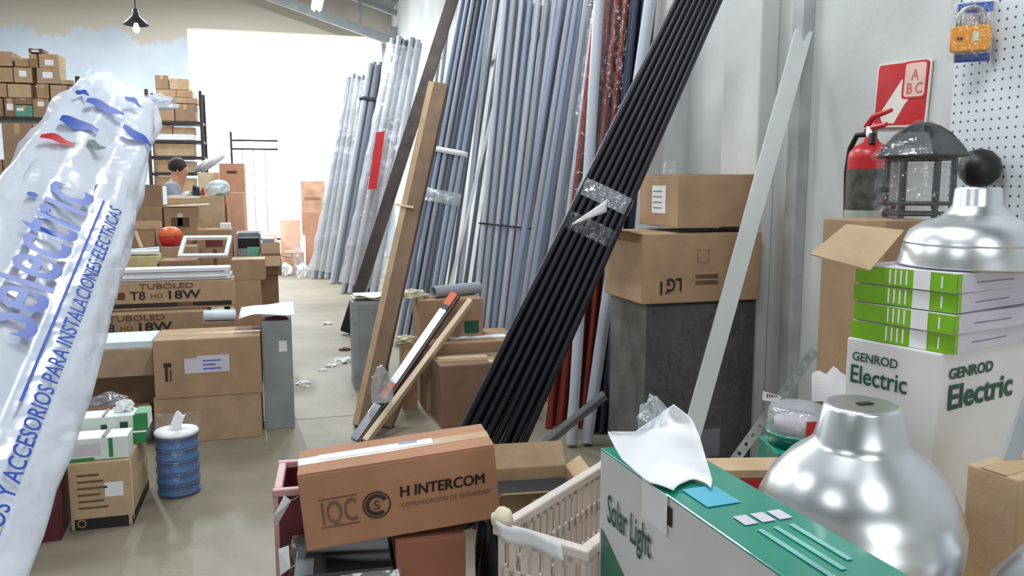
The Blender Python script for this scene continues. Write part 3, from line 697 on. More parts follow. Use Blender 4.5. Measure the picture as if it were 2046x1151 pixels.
for k in range(3): patch(up, 'f', du, .45, .48 + k * .07, .62 - .05 * (k % 2), .5 + k * .07, M('blue'), 'print', .0028)
low5, d5 = pcarton('big open brown carton on the floor with clear plastic inside', 120, 303, 812, None, Y=5.0, base=0, dep=.5, tone=5, kind='open', flaps=(('f', 40, .3),))
o = crumple('plastic_bag', M('film_thick'), (low5.location.x - .02, 5.12, low5['top'] - .1), (.26, .1, .15), 4, .15); tag(o, 'clear crumpled plastic bag inside the big open carton', 'bag')
up5, du5 = pcarton('wide tan carton resting across the big open carton', 128, 306, 702, None, Y=5.12, base=low5['top'] + .14, dep=.4, tone=6, tape=False)
for sx in (-1, 1):
    pass
t, dim = carton('dark brown carton inside the big open carton, holding up another', (d5[0] - .04, .2, low5['top'] + .13), (low5.location.x, 5.36, .006), tone=3), 0
t2 = carton('flat white foam board on the wide tan carton', (du5[0] * .85, .36, .04), (up5.location.x + du5[0] * .06, 5.33, up5['top'] + .005), m=M('pale_foam'), simple=True, tape=False, name='foam_board', cat='foam board')
cb, dcb = pcarton('grey cabinet box standing on the floor beside brown cartons', 527, 586, 642, 857, base=0, dep=.35, m=M('grey_steel'), tape=False, name='cabinet_box')
patch(cb, 'f', dcb, .55, .72, .82, .82, M('paper'))
T0 = cb['top'] + .006
o = sheet('paper_flap', M('paper'), lambda u, v: (cb.location.x - dcb[0] / 2 - .13 + u * (dcb[0] + .15), cb.location.y - dcb[1] / 2 - .04 + v * .4, T0 + .042 + .012 * v + .008 * math.sin(u * 5 + v * 3) - .018 * max(0, 1 - u * 4)), 10, 8); tag(o, 'white bent paper sheet lying on the grey cabinet box', 'paper')
o = crumple('folded_cloth', mat('maroon', (112, 34, 52), .7), (cb.location.x, cb.location.y - .12, T0 - .004), (.14, .1, .022), 2, .08); tag(o, 'maroon strip tucked under the paper on grey cabinet box', 'strip')
# small things on the floor in front
t = thing('plastic_crate', 'dark red plastic crate with a bag inside on the floor', 'crate', tuple(F(82, 1085)), math.radians(4))
def crate(t, w, d, h, m, rimm=None, th=.008, slots=None, wall=None):
    b = MB(); b.box((0, 0, th / 2), (w, d, th)); b.build('crate_base', m, t)
    for nm, horiz, pos, L in (('side_panel', True, -d / 2, w), ('side_panel', True, d / 2, w), ('side_panel', False, -w / 2, d), ('side_panel', False, w / 2, d)):
        b = MB()
        def bx(u0, u1, z0, z1):
            if horiz: b.mm(u0, u1, pos - th / 2, pos + th / 2, z0, z1)
            else: b.mm(pos - th / 2, pos + th / 2, u0, u1, z0, z1)
        if slots:
            nr, pitch, bar = slots; zs = [h * (.05 + .9 * i / nr) for i in range(nr + 1)]
            for z in zs: bx(-L / 2, L / 2, z - .011, z + .011)
            bx(-L / 2, L / 2, 0, h * .06)
            k = int(L / pitch)
            for i in range(k + 1):
                u = -L / 2 + L * i / k; bx(u - bar / 2, u + bar / 2, 0, h)
        else: bx(-L / 2, L / 2, 0, h)
        b.build(nm, m, t)
    b = MB()
    for s in (-1, 1): b.box((0, s * d / 2, h), (w + .03, .024, .022)); b.box((s * w / 2, 0, h - .0005), (.024, d - .0242, .021))
    b.build('rim', rimm or m, t, bevel=.004)
t.location.y += .12; t.location.x -= .085; t.location.z = 0
crate(t, .3, .24, .28, M('crate_red'))
for (u, v, k) in ((-.02, .12, .05), (.08, .1, .03), (-.09, .07, .03), (.04, .2, .04)):
    patch(t, 'f', (.3, .255, .28), .5 + u / .3 - k / .6, v / .28, .5 + u / .3 + k / .6, (v + k * .6) / .28, M('paper'), 'worn_sticker')
o = crumple('plastic_bag', M('cyan'), (t.location.x + .02, t.location.y, .012), (.17, .13, .27), 8, .1); tag(o, 'pale blue plastic bag in the dark red crate', 'bag')
o = crumple('plastic_bag', M('paper'), (t.location.x + .03, t.location.y + .01, .302), (.07, .08, .06), 9, .15); tag(o, 'white plastic bag atop the dark red crate', 'bag')
bc, db = pcarton('small brown carton with printed lines and sticker on the floor', 138, 262, 926, 1056, base=0, dep=.46, tone=2, tape=False)
patch(bc, 'f', db, .06, .0, .94, .17, M('dark'), 'dark_band')
b = MB().lathe([(.014, 0), (.018, 0), (.018, .0005), (.014, .0005), (.014, 0)], 20); o = b.build('emblem', M('tape'), bc); o.rotation_euler = (PI / 2, 0, 0); o.location = (-.08, -db[1] / 2 - .002, .03)
for k in range(6):
    patch(bc, 'f', db, .14, .82 - k * .1, .5 + .06 * (k % 3), .85 - k * .1, M('inkfade'), 'print')
patch(bc, 'f', db, .58, .48, .88, .7, M('paper')); MB().mm(db[0] / 2, db[0] / 2 + .003, -db[1] / 2 + .02, -db[1] / 2 + .03, .02, db[2]).build('strap', M('cream'), bc)
patch(bc, 'r', db, .0, 0, 1, .15, M('dark'), 'dark_band')
zb = bc['top'] + .006
def lampbox(lab, pl, pr, pt, Y, base, dep):
    t, dm = pcarton(lab, pl, pr, pt, None, Y=Y, base=base, dep=dep, m=mat('lampbox_white', (222, 232, 226), .5, var=.03), simple=True, tape=False, name='lamp_box')
    return t, dm
t, dm = lampbox('white and green lamp box with lilac panel on the small brown carton', 116, 256, 876, bc.location.y - .2, zb, .13)
patch(t, 'f', dm, 0, 0, .12, 1, M('green'), 'print'); patch(t, 'f', dm, .14, .25, .6, .75, M('lilac'), 'print'); patch(t, 'f', dm, .12, .0, .5, .14, M('green'), 'print'); patch(t, 'f', dm, .72, .1, .78, .95, M('green'), 'print'); patch(t, 't', dm, .62, 0, .68, 1, M('navy'), 'print')
t3, dm = lampbox('white and green lamp box with a green end on the small brown carton', 205, 293, 866, bc.location.y + .0, zb, .13)
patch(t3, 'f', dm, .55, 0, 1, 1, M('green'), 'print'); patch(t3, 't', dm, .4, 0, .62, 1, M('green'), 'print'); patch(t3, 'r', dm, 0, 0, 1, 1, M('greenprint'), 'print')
t4, dm = lampbox('white and green lamp box with round emblem, topmost of the three', 160, 296, 832, bc.location.y + .03, t3['top'] + .004, .13)
patch(t4, 'f', dm, .78, 0, 1, 1, M('green'), 'print'); patch(t4, 'f', dm, .3, .1, .4, .5, M('greenprint'), 'print'); patch(t4, 't', dm, .8, 0, 1, 1, M('green'), 'print'); patch(t4, 'f', dm, .58, .1, .7, .6, M('greenprint'), 'print'); patch(t4, 't', dm, .32, 0, .36, 1, M('navy'), 'print')
b = MB().lathe([(0, 0), (.022, 0), (.022, .001), (0, .001)], 20); o = b.build('emblem', M('paper'), t4); o.rotation_euler = (PI / 2, 0, 0); o.location = (-.01, -dm[1] / 2 - .003, dm[2] * .5)
o = crumple('plastic_bag', M('paper'), (t4.location.x + .03, t4.location.y + .02, t4['top'] + .002), (.09, .06, .05), 3, .3); tag(o, 'scrap of white plastic on the topmost lamp box', 'scrap')
# blue wire spools in a film sleeve
c = F(354, 998); t = thing('wire_spool_stack', 'stack of blue wire spools in clear film on the floor', 'spools', (c.x, c.y + .1, 0))
for k in range(5):
    z = .01 + k * .058
    MB().lathe([(0, z), (.098, z), (.1, z + .004), (.1, z + .009), (.092, z + .012), (.096, z + .03), (.092, z + .046), (.1, z + .049), (.1, z + .056), (0, z + .056)], 28).build('spool', M('spool_blue'), t, smooth=True)
MB().lathe([(0, .3), (.1, .3), (.104, .306), (.1, .316), (.03, .318), (.03, .3)], 28).build('top_flange', M('paper'), t, smooth=True)
b = MB(); N = 30
for j in range(14):
    for q in range(N):
        a = 2 * PI * q / N; r = .107 + .006 * noise.noise(Vector((math.cos(a) * 3, math.sin(a) * 3, j * .6))); r += .012 if j > 11 else 0
        b.v.append((r * math.cos(a), r * math.sin(a), .004 + j * .0285 + (.01 * math.sin(3 * a) if j == 13 else 0)))
b.f = [(j * N + q, j * N + (q + 1) % N, (j + 1) * N + (q + 1) % N, (j + 1) * N + q) for j in range(13) for q in range(N)]
b.build('film_sleeve', M('film'), t, smooth=True)
o = sheet('paper_scrap', M('paper'), lambda u, v: (t.location.x - .03 + u * .05 + v * .03, t.location.y - .03 + v * .02, .332 + .07 * v + .012 * math.sin(u * 6)), 6, 6); tag(o, 'white paper scrap sticking up on the wire spools', 'paper')
# litter on the floor
for k, (px, py, s) in enumerate(((655, 648, .09), (690, 700, .1), (684, 724, .16), (662, 732, .08), (645, 740, .06), (606, 767, .09), (610, 772, .05))):
    c = F(px, py); o = crumple('paper_scrap', M('paper') if k not in (1,) else M('inkfade'), (c.x, c.y, 0), (s, s * .7, s * .25), k + 1, .35); tag(o, 'crumpled scrap of paper lying on the concrete aisle', 'litter', 'paper scraps in the aisle')

# ---- the person bending over the goods
def person():
    B = Vector(YW(322, 372, 10.1)); B.z = 0
    t = thing('person', 'person in grey shirt bending over goods behind the big tan carton', 'person', B, 0)
    hz = YW(338, 338, 10.1).z
    s = hz / 1.6
    J = {'pel': (0, 0, .93), 'spine': (.03, 0, 1.12), 'chest': (.09, 0, 1.3), 'neck': (.15, 0, 1.46), 'head0': (.19, 0, 1.54), 'head1': (.2, 0, 1.66), 'nose': (.28, 0, 1.57),
         'shL': (.1, .19, 1.38), 'elL': (.2, .24, 1.13), 'wrL': (.42, .16, 1.08), 'shR': (.1, -.19, 1.38), 'elR': (.22, -.24, 1.13), 'wrR': (.44, -.15, 1.06),
         'hiL': (0, .1, .88), 'knL': (.02, .11, .48), 'anL': (-.02, .11, .09), 'toL': (.16, .12, .04), 'hiR': (0, -.1, .88), 'knR': (.02, -.11, .48), 'anR': (-.02, -.11, .09), 'toR': (.16, -.12, .04)}
    Rr = {'pel': .14, 'spine': .15, 'chest': .175, 'neck': .058, 'head0': .085, 'head1': .09, 'nose': .02, 'sh': .065, 'el': .045, 'wr': .03, 'hi': .09, 'kn': .06, 'an': .042, 'to': .035}
    E_ = [('pel', 'spine'), ('spine', 'chest'), ('chest', 'neck'), ('neck', 'head0'), ('head0', 'head1'), ('head0', 'nose'), ('chest', 'shL'), ('shL', 'elL'), ('elL', 'wrL'), ('chest', 'shR'), ('shR', 'elR'), ('elR', 'wrR'),
          ('pel', 'hiL'), ('hiL', 'knL'), ('knL', 'anL'), ('anL', 'toL'), ('pel', 'hiR'), ('hiR', 'knR'), ('knR', 'anR'), ('anR', 'toR')]
    for sd, sg in (('L', 1), ('R', -1)):
        wr = Vector(J['wr' + sd])
        J['palm' + sd] = tuple(wr + Vector((.07, -.01 * sg, -.02))); E_.append(('wr' + sd, 'palm' + sd)); Rr['palm' + sd] = .026
        for k, (ln, off) in enumerate(((.07, -.027), (.08, -.009), (.075, .009), (.06, .026))):
            a, b_ = 'f%d%s' % (k, sd), 'g%d%s' % (k, sd)
            J[a] = tuple(wr + Vector((.1, off - .01 * sg, -.03))); J[b_] = tuple(wr + Vector((.1 + ln * .7, off * 1.2 - .01 * sg, -.03 - ln * .6)))
            Rr[a] = Rr[b_] = .009; E_ += [('palm' + sd, a), (a, b_)]
        J['th' + sd] = tuple(wr + Vector((.06, -.05 * sg, -.05))); Rr['th' + sd] = .01; E_.append(('palm' + sd, 'th' + sd))
    def skin(nm, edges, grow, m, par, root):
        names = []; [names.append(q) for e in edges for q in e if q not in names]
        me = bpy.data.meshes.new(nm); me.from_pydata([Vector(J[q]) * s for q in names], [(names.index(a), names.index(b_)) for a, b_ in edges], [])
        o = bpy.data.objects.new(nm, me); COL.objects.link(o); o.parent = par; me.materials.append(m)
        o.modifiers.new('skin', 'SKIN'); md = o.modifiers.new('sub', 'SUBSURF'); md.levels = md.render_levels = 2
        if not me.skin_vertices: me.attributes
        sk = me.skin_vertices[0].data
        for i, q in enumerate(names):
            r = Rr.get(q, Rr.get(q[:2], .05)) * s + grow; sk[i].radius = (r, r); sk[i].use_root = (q == root)
        o.modifiers['skin'].use_smooth_shade = True
        return o
    skin('body', E_, 0, M('skin'), t, 'pel')
    skin('shirt', [('pel', 'spine'), ('spine', 'chest'), ('chest', 'neck'), ('chest', 'shL'), ('shL', 'elL'), ('chest', 'shR'), ('shR', 'elR')], .014, M('shirt'), t, 'pel')
    skin('trousers', [('pel', 'hiL'), ('hiL', 'knL'), ('knL', 'anL'), ('pel', 'hiR'), ('hiR', 'knR'), ('knR', 'anR')], .013, M('trousers'), t, 'pel')
    h = crumple('hair', M('hair'), (Vector((.17, 0, 1.575)) * s), (.21, .19, .165), 2, .04, parent=t, smooth=True); h.rotation_euler = (0, .15, 0)
    for sg in (-1, 1):
        MB().lathe([(0, -.01), (.012, 0), (0, .01)], 8).build('eye', M('dark'), t).location = Vector((.265, sg * .035, 1.6)) * s
        MB().lathe([(0, -.03), (.018, 0), (0, .03)], 8).build('ear', M('skin'), t, smooth=True).location = Vector((.185, sg * .092, 1.57)) * s
    MB().box((0, 0, 0), (.01, .05, .01)).build('mouth', M('inkred'), t).location = Vector((.27, 0, 1.5)) * s
person()

# ---- cartons and litter near the gateway, right of the aisle end
g = 'cartons heaped beside the gateway'
pz = []
for k, (pl, pr, pt, Y, tone, lab) in enumerate(((612, 656, 470, 14.4, 4, 'peach brown carton at the bottom of the heap beside the gateway'), (570, 608, 505, 14.2, 0, 'low peach carton on the floor at the aisle end'), (560, 600, 440, 15.2, 2, 'pale carton standing behind the low peach carton'), (526, 554, 470, 15.0, 2, 'pale carton standing in the gateway beside another pale carton'))):
    t, dm = pcarton(lab, pl, pr, pt, None, Y=Y, base=0, dep=.5, m=M('peach') if tone != 2 else mat('pale_peach', (232, 196, 172), .8)); pz.append((t, dm))
t0, dm0 = pz[0]
t, dm = pcarton('open tan carton in the middle of the heap beside the gateway', 604, 654, 425, None, Y=14.4, base=t0['top'] + .005, dep=.45, m=M('peach'), tape=False)
t, dm = pcarton('peach carton with printed lines on top of the gateway heap', 602, 650, 362, None, Y=14.42, base=t['top'] + .005, dep=.42, m=mat('peach_light', (222, 176, 146), .8))
for k in range(2): patch(t, 'f', dm, .1, .4 + .06 * k, .8, .42 + .06 * k, M('inkfade'), 'print')
for k, (px, py, Y, s) in enumerate(((594, 470, 13.95, .17), (604, 520, 13.5, .2), (624, 520, 13.9, .15), (572, 520, 13.9, .2))):
    c = YW(px, py, Y); base = t0['top'] if False else 0
    o = crumple('plastic_bag', M('film_thick') if k % 2 == 0 else M('paper'), (c.x, Y, 0), (s, s, max(.2, c.z * .8)), k + 11, .2); tag(o, 'crumpled white plastic bag on the floor beside the gateway heap', 'bag', 'plastic bags by the gateway heap')

# ================================================================ RIGHT: TUBES LEANING ALONG THE WALL
def P3(base, top, dy=0.1):
    B = F(*base); return B, YW(top[0], top[1], B.y + dy)
B, T = P3((662, 556), (722, 153)); bundle('conduit_bundle', 'pale grey conduit bundle in crinkled film, nearest the gateway', 'tubes', B, T, 18, .042, 'pvc_grey', 3, 1.25, .85, ties=(), wrap=(.03, .98, 'film_thick'))
B, T = P3((694, 566), (765, 127)); t = bundle('conduit_bundle', 'dark grey conduit bundle with a black strap near its top', 'tubes', B, T, 8, .055, 'pvc_dark', 2, 1.2, 1.0, ties=((.83, 'black', .05),), mats=('pvc_grey', 'pvc_dark'))
B, T = P3((716, 585), (812, 80)); t = bundle('conduit_bundle', 'grey conduit bundle in shiny film with a red card, behind the brown bar', 'tubes', B, T, 15, .042, 'pvc_grey', 3, 1.15, 1.0, wrap=(.03, .97, 'film_thick'), mats=('pvc_grey', 'pvc_pale', 'pvc_dark'))
A = [YW(735, 378, B.y - .3), YW(752, 378, B.y - .3), YW(769, 262, B.y - .26), YW(752, 264, B.y - .26)]
MB().add([p_ - t.location for p_ in A], [(0, 1, 2, 3)]).build('red_card', M('red'), t, solid=.004)
B, T = F(692, 668), YW(912, -25, 8.3); t, L = lean_bar('timber_bar', 'long dark brown timber bar leaning across the grey bundles', 'bar', B + Vector((0, 0, .02)), T, .115, .06, M('brown_bar'))
MB().box((0, 0, .18), (.12, .065, .34)).build('dark_end', M('black'), t)
# ladder behind
A = YW(878, 170, 9.6); t = thing('ladder', 'grey metal ladder leaning on the wall behind the tubes', 'ladder', (A.x - .35, 9.7, 0)); T1 = YW(893, 20, 9.8) - t.location
for s in (-.18, .18): MB().tube([(0, s, .0), (T1.x, T1.y + s, T1.z)], .022, 8).build('rail', M('grey_steel'), t)
for k in range(10): f = .06 + k * .098; MB().tube([(T1.x * f, T1.y * f - .18, T1.z * f), (T1.x * f, T1.y * f + .18, T1.z * f)], .014, 6).build('rung', M('grey_steel'), t)
# tall flat carton
B, T = F(724, 856), YW(876, 164, 5.4); B.z = .01
q = frame(T - B, RT); L = (T - B).length
t = thing('flat_carton', 'tall flat cardboard carton leaning upright beside the blue grey tubes', 'box', B, quat=q.to_quaternion())
MB().box((0, .05, L / 2), (.125, .1, L)).build('carton_body', mat('dull_card', (132, 106, 86), .85), t, bevel=.003)
MB().box((-.064, .05, L / 2), (.003, .1, L - .01)).build('lit_carton_side', card(2), t)  # left side in paler card, door light put into its colour
MB().box((-.045, -.0015, L / 2), (.035, .002, L - .01)).build('lit_front_edge', card(2), t); MB().box((-.04, -.006, L * .62), (.12, .012, .015)).build('wood_clip', M('wood_pale'), t)  # front edge strip paler too, same painted door light
# blue grey tubes in three tied bundles
B, T = P3((828, 690), (962, -60)); bundle('conduit_bundle', 'blue grey conduit bundle with white tape beside the tall flat carton', 'tubes', B, T, 18, .022, 'pvc_blue', 3, 1.35, 1.05, ties=((.52, 'paper', .05), (.4, 'film_thick', .12)), mats=('pvc_blue', 'pvc_blue', 'pvc_grey', 'pvc_dark'))
B, T = P3((975, 760), (1060, -5)); bundle('conduit_bundle', 'pale grey square-topped conduit bundle tied with black wire', 'tubes', B, T, 21, .024, 'pvc_pale', 3, .98, 1.25, ties=((.41, 'black', .012),), mats=('pvc_pale', 'pvc_grey', 'pvc_pale', 'pvc_blue'))
# thin sticks and loose tubes
B, T = F(868, 700), YW(987, 213, 6.9); lean_bar('white_stick', 'thin white trim strip leaning between two conduit bundles', 'strip', B, T, .03, .02, M('white'))
B, T = P3((905, 700), (985, -40)); lean_bar('grey_strip', 'thin grey strip leaning behind the white trim strip', 'strip', B, T, .04, .03, M('pvc_grey'))
for base, top in (((900, 668), (1000, -40)), ((916, 668), (1016, -40)), ((932, 670), (1032, -40)), ((884, 666), (984, -40))):  # dark tubes also carry the shadow between the bundles in their colour
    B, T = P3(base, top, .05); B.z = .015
    tag(tubew('loose_tube', None, None, B, T, .022, ut('pvc_dark'), RT), 'dark grey tube deepening the shaded gap behind the thin white trim strip', 'tube', 'dark tubes behind the trim strip')
loose = [((1000, 770), (1128, -40), .026, 'pvc_blue'), ((1020, 772), (1146, -35), .024, 'pvc_grey'), ((1034, 775), (1160, -40), .026, 'pvc_blue'), ((1045, 778), (1170, -30), .024, 'pvc_dark'), ((1062, 785), (1180, -40), .028, 'pvc_grey'), ((1078, 790), (1184, -20), .026, 'pvc_dark'), ((1010, 745), (1136, -40), .024, 'pvc_dark'), ((1090, 800), (1190, 20), .024, 'pvc_pale')]
for base, top, r, mk in loose:
    B, T = P3(base, top, .05); B.z = r * .4
    o = tubew('loose_tube', None, None, B, T, r, ut(mk), RT)
    hue = {'pvc_blue': 'blue grey', 'pvc_grey': 'mid grey', 'pvc_dark': 'dark grey', 'pvc_pale': 'pale grey'}[mk]
    tag(o, 'loose %s conduit tube leaning between pale bundle and copper bundle' % hue, 'tube', 'loose grey tubes beside the copper bundle')
B, T = F(1142, 893), YW(1201, -60, 4.45); B.z = .02; tag(tubew('pvc_pipe', None, None, B, T, .031, ut('pvc_pale'), RT), 'thick pale grey pipe standing just left of the copper bundle', 'pipe')
B, T = F(1172, 890), YW(1306, -45, 4.28); B.z = .02; tag(tubew('pvc_pipe', None, None, B, T, .034, ut('pvc_pale'), RT), 'thick pale grey pipe leaning in front of the navy bundle', 'pipe')
B, T = P3((1152, 850), (1246, -70), .12); bundle('copper_bundle', 'copper red profile bundle in shiny film behind pale pipes', 'tubes', B, T, 16, .026, 'copper', 3, 1.3, 1.0, wrap=(.35, .99, 'film'))
B, T = P3((1200, 862), (1288, -20), .0); bundle('navy_bundle', 'dark navy profile bundle standing beside the copper bundle', 'tubes', B, T, 9, .022, 'navy', 3, 1.2, 1.0)
# big black bundle
B = F(902, 1046); T = YW(1408, -30, B.y + .04); t = bundle('black_tube_bundle', 'long bundle of black tubes taped together, leaning across the cartons', 'tubes', B, T, 30, .0135, 'black_tube', 4, 1.45, .86, vary=False)
ax = T - B
s0 = .57; C = B + ax * s0 - t.location; R = frame(ax, RT)
for k, (a0, mk) in enumerate(((.54, 'film'), (.6, 'film_thick'))):
    Cc = B + ax * a0 - t.location; b = MB(); N = 24
    for j in range(5):
        for q in range(N):
            a = 2 * PI * q / N; ca, sa = math.cos(a), math.sin(a); rr = 1.0 + .06 * noise.noise(Vector((ca * 3, sa * 3, j + k * 9)))
            b.v.append(tuple(Cc + R.col[0] * (abs(ca) ** .5 * (1 if ca > 0 else -1) * .128 * rr) + R.col[1] * (abs(sa) ** .5 * (1 if sa > 0 else -1) * .066 * rr) + R.col[2] * (j * .02 - .04)))
    b.f = [(j * N + q, j * N + (q + 1) % N, (j + 1) * N + (q + 1) % N, (j + 1) * N + q) for j in range(4) for q in range(N)]
    b.build('clear_tape', M(mk), t)
A = YW(1180, 430, B.y - .13)
dd = A - t.location
MB().grid(lambda u, v: tuple(dd + RT * (-.08 + u * .145) + Vector((0, 0, 1)) * (-.045 + u * .055 + v * (.008 + .045 * u)) + FW * (-.02 - .03 * math.sin(u * 2.5))), 8, 3).build('paper_tag', M('paper'), t, solid=.001, smooth=True)
# white flat bar leaning on the wall
B, T = F(1322, 1085), XW(1606, 62, XR - .04); t, L = lean_bar('flat_bar', 'long white aluminium bar leaning against the wall before brown cartons', 'bar', B, T, .075, .03, mat('white_alu', (206, 210, 208), .4, var=.03), xh=Vector((.95, -.35, 0)))
# low grey bar
B, T = F(1010, 950), YW(1209, 789, 3.80); lean_bar('flat_bar', 'short grey steel bar leaning low against the dark crate', 'bar', B, T, .07, .03, mat('bar_grey', (128, 128, 130), .5), xh=Vector((0, -.6, .8)))
# perforated angle
B, T = F(1400, 1010), YW(1628, 700, 2.95)
B = YW(1385, 1030, 2.75); B = F(1330, 1108)
q = frame(T - B, RT); L = (T - B).length
t = thing('slotted_angle', 'galvanised perforated steel angle leaning beside the dark crate', 'steel angle', B, quat=q.to_quaternion())
b = MB(); nh = int(L / .05); wd = .042
for k in range(nh):
    z0, z1 = L * k / nh, L * (k + 1) / nh; zc = (z0 + z1) / 2; hs = .0085; N = 8
    ring = [(hs * math.cos(2 * PI * q_ / N + PI / 8), zc + hs * math.sin(2 * PI * q_ / N + PI / 8)) for q_ in range(N)]
    outer = [(wd / 2, (zc + z1) / 2), ((wd / 4), z1), (-wd / 4, z1), (-wd / 2, (zc + z1) / 2), (-wd / 2, (zc + z0) / 2), (-wd / 4, z0), (wd / 4, z0), (wd / 2, (zc + z0) / 2)]
    vs = [(x, 0, z) for x, z in ring] + [(x, 0, z) for x, z in outer]
    b.add(vs, [(i, (i + 1) % N, N + (i + 1) % N, N + i) for i in range(N)])
    b.add([(wd / 2, 0, z0), (wd / 2, 0, z1), (wd / 2, 0, (zc + z1) / 2), (wd / 4, 0, z1)], [(1, 3, 2)]); b.add([(-wd / 2, 0, z1), (-wd / 4, 0, z1), (-wd / 2, 0, (zc + z1) / 2)], [(0, 1, 2)])
    b.add([(wd / 2, 0, z0), (wd / 4, 0, z0), (wd / 2, 0, (zc + z0) / 2)], [(0, 1, 2)]); b.add([(-wd / 2, 0, z0), (-wd / 4, 0, z0), (-wd / 2, 0, (zc + z0) / 2)], [(0, 1, 2)])
b.build('perforated_flange', M('galv'), t, solid=.002)
MB().mm(wd / 2 - .002, wd / 2, 0, .04, 0, L).build('plain_flange', M('galv'), t)
# ---- grey enclosure, cartons mid right
t, dm = pcarton('slim grey steel enclosure standing at the aisle beside the tubes', 706, 776, 602, 776, base=0, dep=.25, m=M('grey_steel'), tape=False, simple=True, name='steel_enclosure', cat='enclosure')
MB().mm(-dm[0] / 2 + .04, dm[0] / 2 - .005, -dm[1] / 2 - .006, -dm[1] / 2, .02, dm[2] - .02).build('door', mat('encl_door', (138, 144, 146), .5), t, bevel=.002)
for z in (.2, .8): MB().box((-dm[0] / 2 + .02, -dm[1] / 2 - .004, dm[2] * z), (.014, .01, .05)).build('hinge', M('grey_steel'), t)
for k in range(2):
    o = sheet('paper_sheet', M('paper') if k else M('cream'), lambda u, v: (t.location.x - .12 + u * .26 + k * .01, t.location.y - .13 + v * .24, t['top'] + .005 + k * .014 + .016 + .012 * math.sin(u * 7 + k) * (1 - v)), 8, 6); tag(o, ('cream', 'white')[k] + ' rumpled sheet lying on the slim steel enclosure', 'paper')
bigc, dbg = pcarton('large brown carton standing before the leaning tubes', 880, 1062, 728, None, Y=4.76, base=0, dep=.32, tone=5)
bk, dbk = pcarton('large brown carton behind another, under the green-marked carton', 850, 1045, 686, None, Y=5.12, base=0, dep=.5, tone=1)
patch(bk, 't', dbk, .3, .3, .9, .5, M('paper'), 'paper_strip')
patch(bigc, 't', dbg, .55, .1, .95, .35, mat('pale_tape', (222, 200, 176), .3), 'pale_tape'); patch(bigc, 't', dbg, .05, .6, .6, .85, mat('pale_tape', (222, 200, 176), .3), 'pale_tape')
sm, dsm = pcarton('small brown carton with a green mark on a larger carton', 838, 965, 600, None, Y=5.35, base=bk['top'] + .006, dep=.3, tone=1)
patch(sm, 'f', dsm, .7, .08, .93, .42, M('greenprint'), 'green_mark')
# tube and bag on top
zc = sm['top'] + .006
A, B_ = YW(866, 590, 5.45), YW(957, 586, 5.6); A.z = B_.z = zc + .042
tag(tubew('pvc_offcut', None, None, A, B_, .042, ut('pvc_grey')), 'short grey pipe offcut lying on the green-marked carton', 'pipe')
o = crumple('paper_bag', M('cream'), (YW(824, 585, 5.48).x + .015, 5.5, zc), (.2, .12, .06), 5, .22); tag(o, 'cream paper bag beside the pipe offcut on small carton', 'bag')
tan, dm = pcarton('little tan carton block beside the green-marked carton', 803, 833, 690, None, Y=5.24, base=0, dep=.12, tone=4)
# big flat carton with plastic, leaning low
B, T = F(765, 856), YW(826, 702, 5.04); B.z = .02
t = thing('flat_carton', 'narrow brown flat carton leaning low behind the spirit level', 'box', B, quat=frame(T - B, RT).to_quaternion()); L = (T - B).length
MB().box((0, .03, L / 2), (.11, .05, L)).build('carton_body', card(3), t, bevel=.003)
c = YW(770, 760, 4.72); o = crumple('plastic_bag', M('film_thick'), (c.x - .03, c.y - .03, c.z - .12), (.13, .1, .2), 7, .2); tag(o, 'shiny plastic bag tucked behind the spirit level', 'bag')
o = crumple('paper_bag', M('cream'), (tan.location.x - .01, tan.location.y, tan['top'] + .007), (.13, .1, .05), 12, .3); tag(o, 'cream crumpled packing paper on the little tan block', 'paper')
# spirit level and wooden batten
B, T = F(708, 886), YW(908, 588, 5.3); B.z = .02
t = thing('spirit_level', 'aluminium spirit level with orange ends leaning on cartons', 'level', B, quat=frame(T - B, RT).to_quaternion()); L = (T - B).length
MB().box((0, 0, L / 2), (.05, .03, L)).build('level_body', M('alu'), t, bevel=.002); MB().box((.03, .008, L / 2), (.022, .03, L)).build('dark_gap', mat('dark_gap', (66, 54, 54), .5), t)  # dark bar stands for the shade in the gap beside the batten
for z, h in ((L - .06, .12), (L * .3, .13)): MB().box((0, -.002, z), (.053, .034, h)).build('orange_end', M('orange'), t, bevel=.003)
for z in (L - .14, L * .3 - .09): MB().box((0, -.002, z), (.053, .034, .04)).build('dark_band', M('black'), t)
MB().box((0, -.003, L * .38), (.03, .034, .08)).build('vial_window', M('glass'), t)
B, T = F(730, 890), YW(940, 602, 5.28); B.z = .02; lean_bar('wooden_batten', 'pale wooden batten leaning beside the spirit level', 'batten', B, T, .035, .05, M('wood_pale'))

# ---- dark crate with two cartons against the wall
Yd = 3.4
t, dm = pcarton('tall dark film-wrapped crate against the wall under the brown cartons', 1292, 1510, 604, None, Y=Yd, base=0, dep=.42, m=M('dkcrate'), tape=False, name='wrapped_crate', cat='crate')
patch(t, 'l', dm, 0, 0, 1, 1, M('dkcrate2'), 'side_panel'); patch(t, 'f', dm, .52, .18, .7, .33, M('inkgrey'), 'label_sticker')
b = MB(); w_, d_, h_ = dm
def wr(u, v):
    a = u * 4; i = int(a) % 4; f = a - int(a); e = .006 + .006 * noise.noise(Vector((u * 9, v * 7, 1)))
    cs = [(-1, -1), (1, -1), (1, 1), (-1, 1), (-1, -1)]; x = cs[i][0] + (cs[i + 1][0] - cs[i][0]) * f; y = cs[i][1] + (cs[i + 1][1] - cs[i][1]) * f
    return (x * (w_ / 2 + e), y * (d_ / 2 + e), .02 + v * (h_ - .03))
MB().grid(wr, 40, 12).build('film_wrap', M('film'), t)
lg, dlg = pcarton('brown carton with upside-down print on the dark crate', 1284, 1522, 468, None, Y=Yd - .03, base=t['top'] + .006, dep=.45, tone=4)
